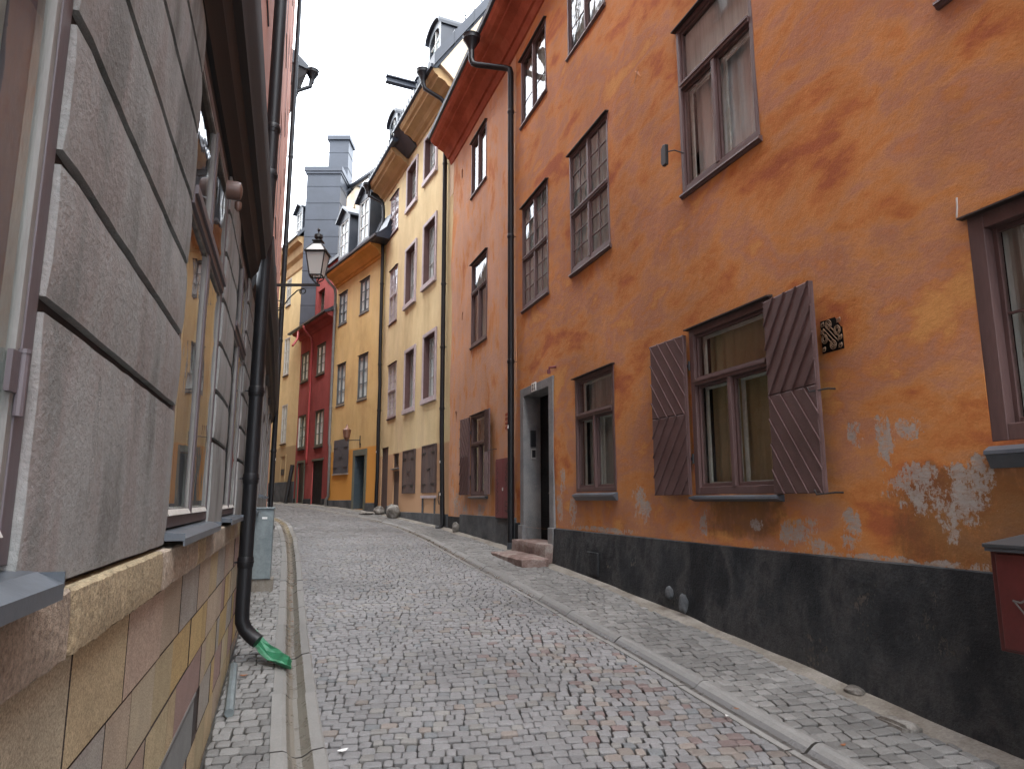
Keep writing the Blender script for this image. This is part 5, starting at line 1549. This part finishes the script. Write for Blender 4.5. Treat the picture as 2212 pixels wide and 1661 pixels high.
# ------------------------------------------------------------------ street lamp on its bracket
LX, LY, LZ = -3.34, 11.3, 3.70
lamp = thing('street_lamp', 'black iron lantern on a scrolled bracket fixed to the left-hand wall', 'street lamp', WLD, (-4.0, 11.3, 3.5))
b = MB().mat('iron')
wx = WL(11.3) + .0
b.box(wx, LX + .06, LY - .02, LY + .02, LZ - .10, LZ - .06)
b.box(wx - .01, wx + .03, LY - .05, LY + .05, LZ - .75, LZ + .15)
sc_ = [(LX - .22 - .055 * math.cos(R(a)) * (1 - a / 900), LY, LZ - .19 + .055 * math.sin(R(a)) * (1 - a / 900)) for a in range(-60, 420, 30)]
b.tube(sc_, .010, 6)
b.tube([(LX - .20, LY, LZ - .14), (LX - .32, LY, LZ - .18), (LX - .44, LY, LZ - .30), (LX - .55, LY, LZ - .46), (wx + .03, LY, LZ - .60)], .012, 6)
b.tube([(wx + .02 + .07 * (1 - math.cos(R(a))), LY, LZ - .42 + .07 * math.sin(R(a))) for a in range(0, 330, 30)], .009, 6)
b.build('bracket', WLD, lamp)
LMP = WLD @ Matrix.Translation((LX, LY, LZ - .06)) @ Matrix.Scale(.86, 4) @ Matrix.Translation((-LX, -LY, -LZ + .06))
b = MB().mat('iron')
zb_, zt_ = LZ + .10, LZ + .56
rb, rt = .115, .185
cr = [(-1, -1), (1, -1), (1, 1), (-1, 1)]
for i in range(4):
    p, q = cr[i], cr[(i + 1) % 4]
    b.tube([(LX + p[0] * rb, LY + p[1] * rb, zb_), (LX + p[0] * rt, LY + p[1] * rt, zt_)], .013, 6)
    b.tube([(LX + p[0] * rb, LY + p[1] * rb, zb_), (LX + q[0] * rb, LY + q[1] * rb, zb_)], .015, 6)
    b.tube([(LX + p[0] * rt, LY + p[1] * rt, zt_), (LX + q[0] * rt, LY + q[1] * rt, zt_)], .017, 6)
    b.tube([(LX + p[0] * rb, LY + p[1] * rb, zb_), (LX + p[0] * .10, LY + p[1] * .10, zb_ - .05), (LX + p[0] * .03, LY + p[1] * .03, zb_ - .12), (LX, LY, LZ - .07)], .011, 6)
b.build('lantern_frame', LMP, lamp)
b = MB().mat('iron')
def frus(b, r0, z0_, r1, z1_):
    b.hexa([(LX + p[0] * r0, LY + p[1] * r0, z0_) for p in cr] + [(LX + p[0] * r1, LY + p[1] * r1, z1_) for p in cr])
frus(b, .215, zt_, .215, zt_ + .02)
frus(b, .085, zt_ + .19, .075, zt_ + .25); frus(b, .10, zt_ + .25, .10, zt_ + .27)
b.tube([(LX, LY, zt_ + .27), (LX, LY, zt_ + .31), (LX, LY, zt_ + .34), (LX, LY, zt_ + .40), (LX, LY, zt_ + .42)], [.055, .05, .085, .08, .03], 12)
b.tube([(LX, LY, zt_ + .42), (LX, LY, zt_ + .47), (LX, LY, zt_ + .49), (LX, LY, zt_ + .52), (LX, LY, zt_ + .545)], [.012, .012, .028, .028, .006], 10)
for i in range(4):
    p = cr[i]
    b.tube([(LX + p[0] * .205, LY + p[1] * .205, zt_ + .02), (LX + p[0] * .085, LY + p[1] * .085, zt_ + .20)], .010, 6)
b.build('lantern_cap', LMP, lamp)
b = MB().mat('lampglass')
for i in range(4):
    p, q = cr[i], cr[(i + 1) % 4]
    b.hexa([(LX + p[0] * rb, LY + p[1] * rb, zb_), (LX + q[0] * rb, LY + q[1] * rb, zb_), (LX + q[0] * (rb - .003), LY + q[1] * (rb - .003), zb_), (LX + p[0] * (rb - .003), LY + p[1] * (rb - .003), zb_),
            (LX + p[0] * rt, LY + p[1] * rt, zt_), (LX + q[0] * rt, LY + q[1] * rt, zt_), (LX + q[0] * (rt - .003), LY + q[1] * (rt - .003), zt_), (LX + p[0] * (rt - .003), LY + p[1] * (rt - .003), zt_)])
b.build('glass_pane', LMP, lamp)
b = MB().mat('lampwhite'); 
for i in range(4):
    p, q = cr[i], cr[(i + 1) % 4]
    b.hexa([(LX + p[0] * .195, LY + p[1] * .195, zt_ + .022), (LX + q[0] * .195, LY + q[1] * .195, zt_ + .022), (LX + q[0] * .19, LY + q[1] * .19, zt_ + .022), (LX + p[0] * .19, LY + p[1] * .19, zt_ + .022),
            (LX + p[0] * .08, LY + p[1] * .08, zt_ + .19), (LX + q[0] * .08, LY + q[1] * .08, zt_ + .19), (LX + q[0] * .075, LY + q[1] * .075, zt_ + .19), (LX + p[0] * .075, LY + p[1] * .075, zt_ + .19)])
b.build('roof_glass', LMP, lamp)
b = MB().mat('lampwhite')
b.tube([(LX, LY, zb_ + .0), (LX, LY, zb_ + .05), (LX, LY, zb_ + .08), (LX, LY, zb_ + .14), (LX, LY, zb_ + .19), (LX, LY, zb_ + .24), (LX, LY, zb_ + .34)], [.03, .05, .075, .08, .06, .02, .012], 12)
b.build('bulb', LMP, lamp, smooth=True)

# ------------------------------------------------------------------ galvanised utility box
ub = thing('utility_box', 'galvanised steel utility box with small white sticker behind the near drainpipe', 'utility box', FL1, (9.2, .15, -1.1))
g_ = gl(9.25)
b = MB(-1).mat('mortar'); b.box(9.07, 9.38, .02, .27, g_ - .05, g_ + .14); b.build('plinth', FL1, ub, bev=.01)
b = MB(-1).mat('galv'); b.box(9.05, 9.40, .015, .235, g_ + .14, g_ + .98); b.build('body', FL1, ub, bev=.008)
b = MB(-1).mat('galv'); b.box(9.03, 9.42, .0, .25, g_ + .98, g_ + 1.0); b.build('lid', FL1, ub, bev=.004)
b = MB(-1).mat('sticker'); b.box(9.045, 9.05, .10, .16, g_ + .86, g_ + .885); b.build('sticker', FL1, ub)

# ------------------------------------------------------------------ green plastic sheet under the drainpipe mouth
b = MB().mat('greensheet')
gx = [(-2.18, 6.06, .15), (-2.11, 6.00, .10), (-2.03, 5.93, .05), (-1.94, 5.86, .03), (-1.86, 5.80, .022), (-1.80, 5.75, .018), (-1.73, 5.69, .012)]
wd_ = [.045, .075, .085, .08, .055, .065, .015]
rows = []
rg = random.Random(3)
for k_, ((x, y, z), w_) in enumerate(zip(gx, wd_)):
    r_ = []
    for i in range(7):
        f = i / 6 - .5
        r_.append(b.vert(x + f * w_ * .35 + rg.uniform(-.012, .012), y + f * w_ * 1.9 + rg.uniform(-.014, .014), H(y) + z + abs(f) * .11 * (1 if f > 0 else .6) + rg.uniform(-.012, .016)))
    rows.append(r_)
for p, q in zip(rows, rows[1:]):
    for k in range(6): b.face(p[k], q[k], q[k + 1], p[k + 1])
o = b.build('plastic_sheet', WLD, None, smooth=False, recalc=False)
sm_ = o.modifiers.new('thickness', 'SOLIDIFY'); sm_.thickness = .003
tag(o, 'crumpled torn green plastic sheet at the mouth of the near drainpipe', 'plastic sheet')

# small litter
def leaf(x, y, s, a, label, m='leaf', grp=None):
    b = MB().mat(m)
    pts = [(-1, 0), (-.4, .45), (.3, .5), (1, 0), (.3, -.45), (-.4, -.5)]
    ca, sa = math.cos(a), math.sin(a)
    z = H(y) + .014
    t_ = [b.vert(x + (p[0] * ca - p[1] * sa) * s, y + (p[0] * sa + p[1] * ca) * s, z + .006 * abs(p[0]) + .003) for p in pts]
    l_ = [b.vert(x + (p[0] * ca - p[1] * sa) * s, y + (p[0] * sa + p[1] * ca) * s, z + .006 * abs(p[0])) for p in pts]
    b.face(*t_); b.face(*reversed(l_))
    for i in range(6): b.face(l_[i], l_[(i + 1) % 6], t_[(i + 1) % 6], t_[i])
    o = b.build('leaf' if m == 'leaf' else 'litter', WLD, None)
    return tag(o, label, 'leaf' if m == 'leaf' else 'litter', grp)
leaf(1.95, 4.35, .022, .4, 'dry orange leaf on the right pavement near the bottom edge')
leaf(.98, 5.75, .022, 1.4, 'brown leaf in the channel of the right kerb')
leaf(1.5, 4.9, .02, 2.4, 'reddish leaf on the pavement setts by the right kerb')
leaf(1.72, 7.2, .02, .9, 'small red leaf on the far part of the right pavement')
leaf(-2.05, 5.55, .03, .2, 'pale crumpled leaf below the near drainpipe')
for i in range(7):
    yy = 7.2 + i * .42 + random.uniform(-.1, .1)
    leaf((LO(yy) + RO(yy)) / 2 + random.uniform(-.03, .03), yy, .02, random.uniform(0, 6), 'one of the brown leaves lying in the left-hand gutter', grp='leaves in the gutter')
leaf(-.98, 4.28, .035, .7, 'scrap of silvery wrapper on the setts beside the left gutter', 'sticker')
leaf(1.40, 4.78, .018, 1.9, 'white cigarette end in the channel of the right kerb', 'sticker')
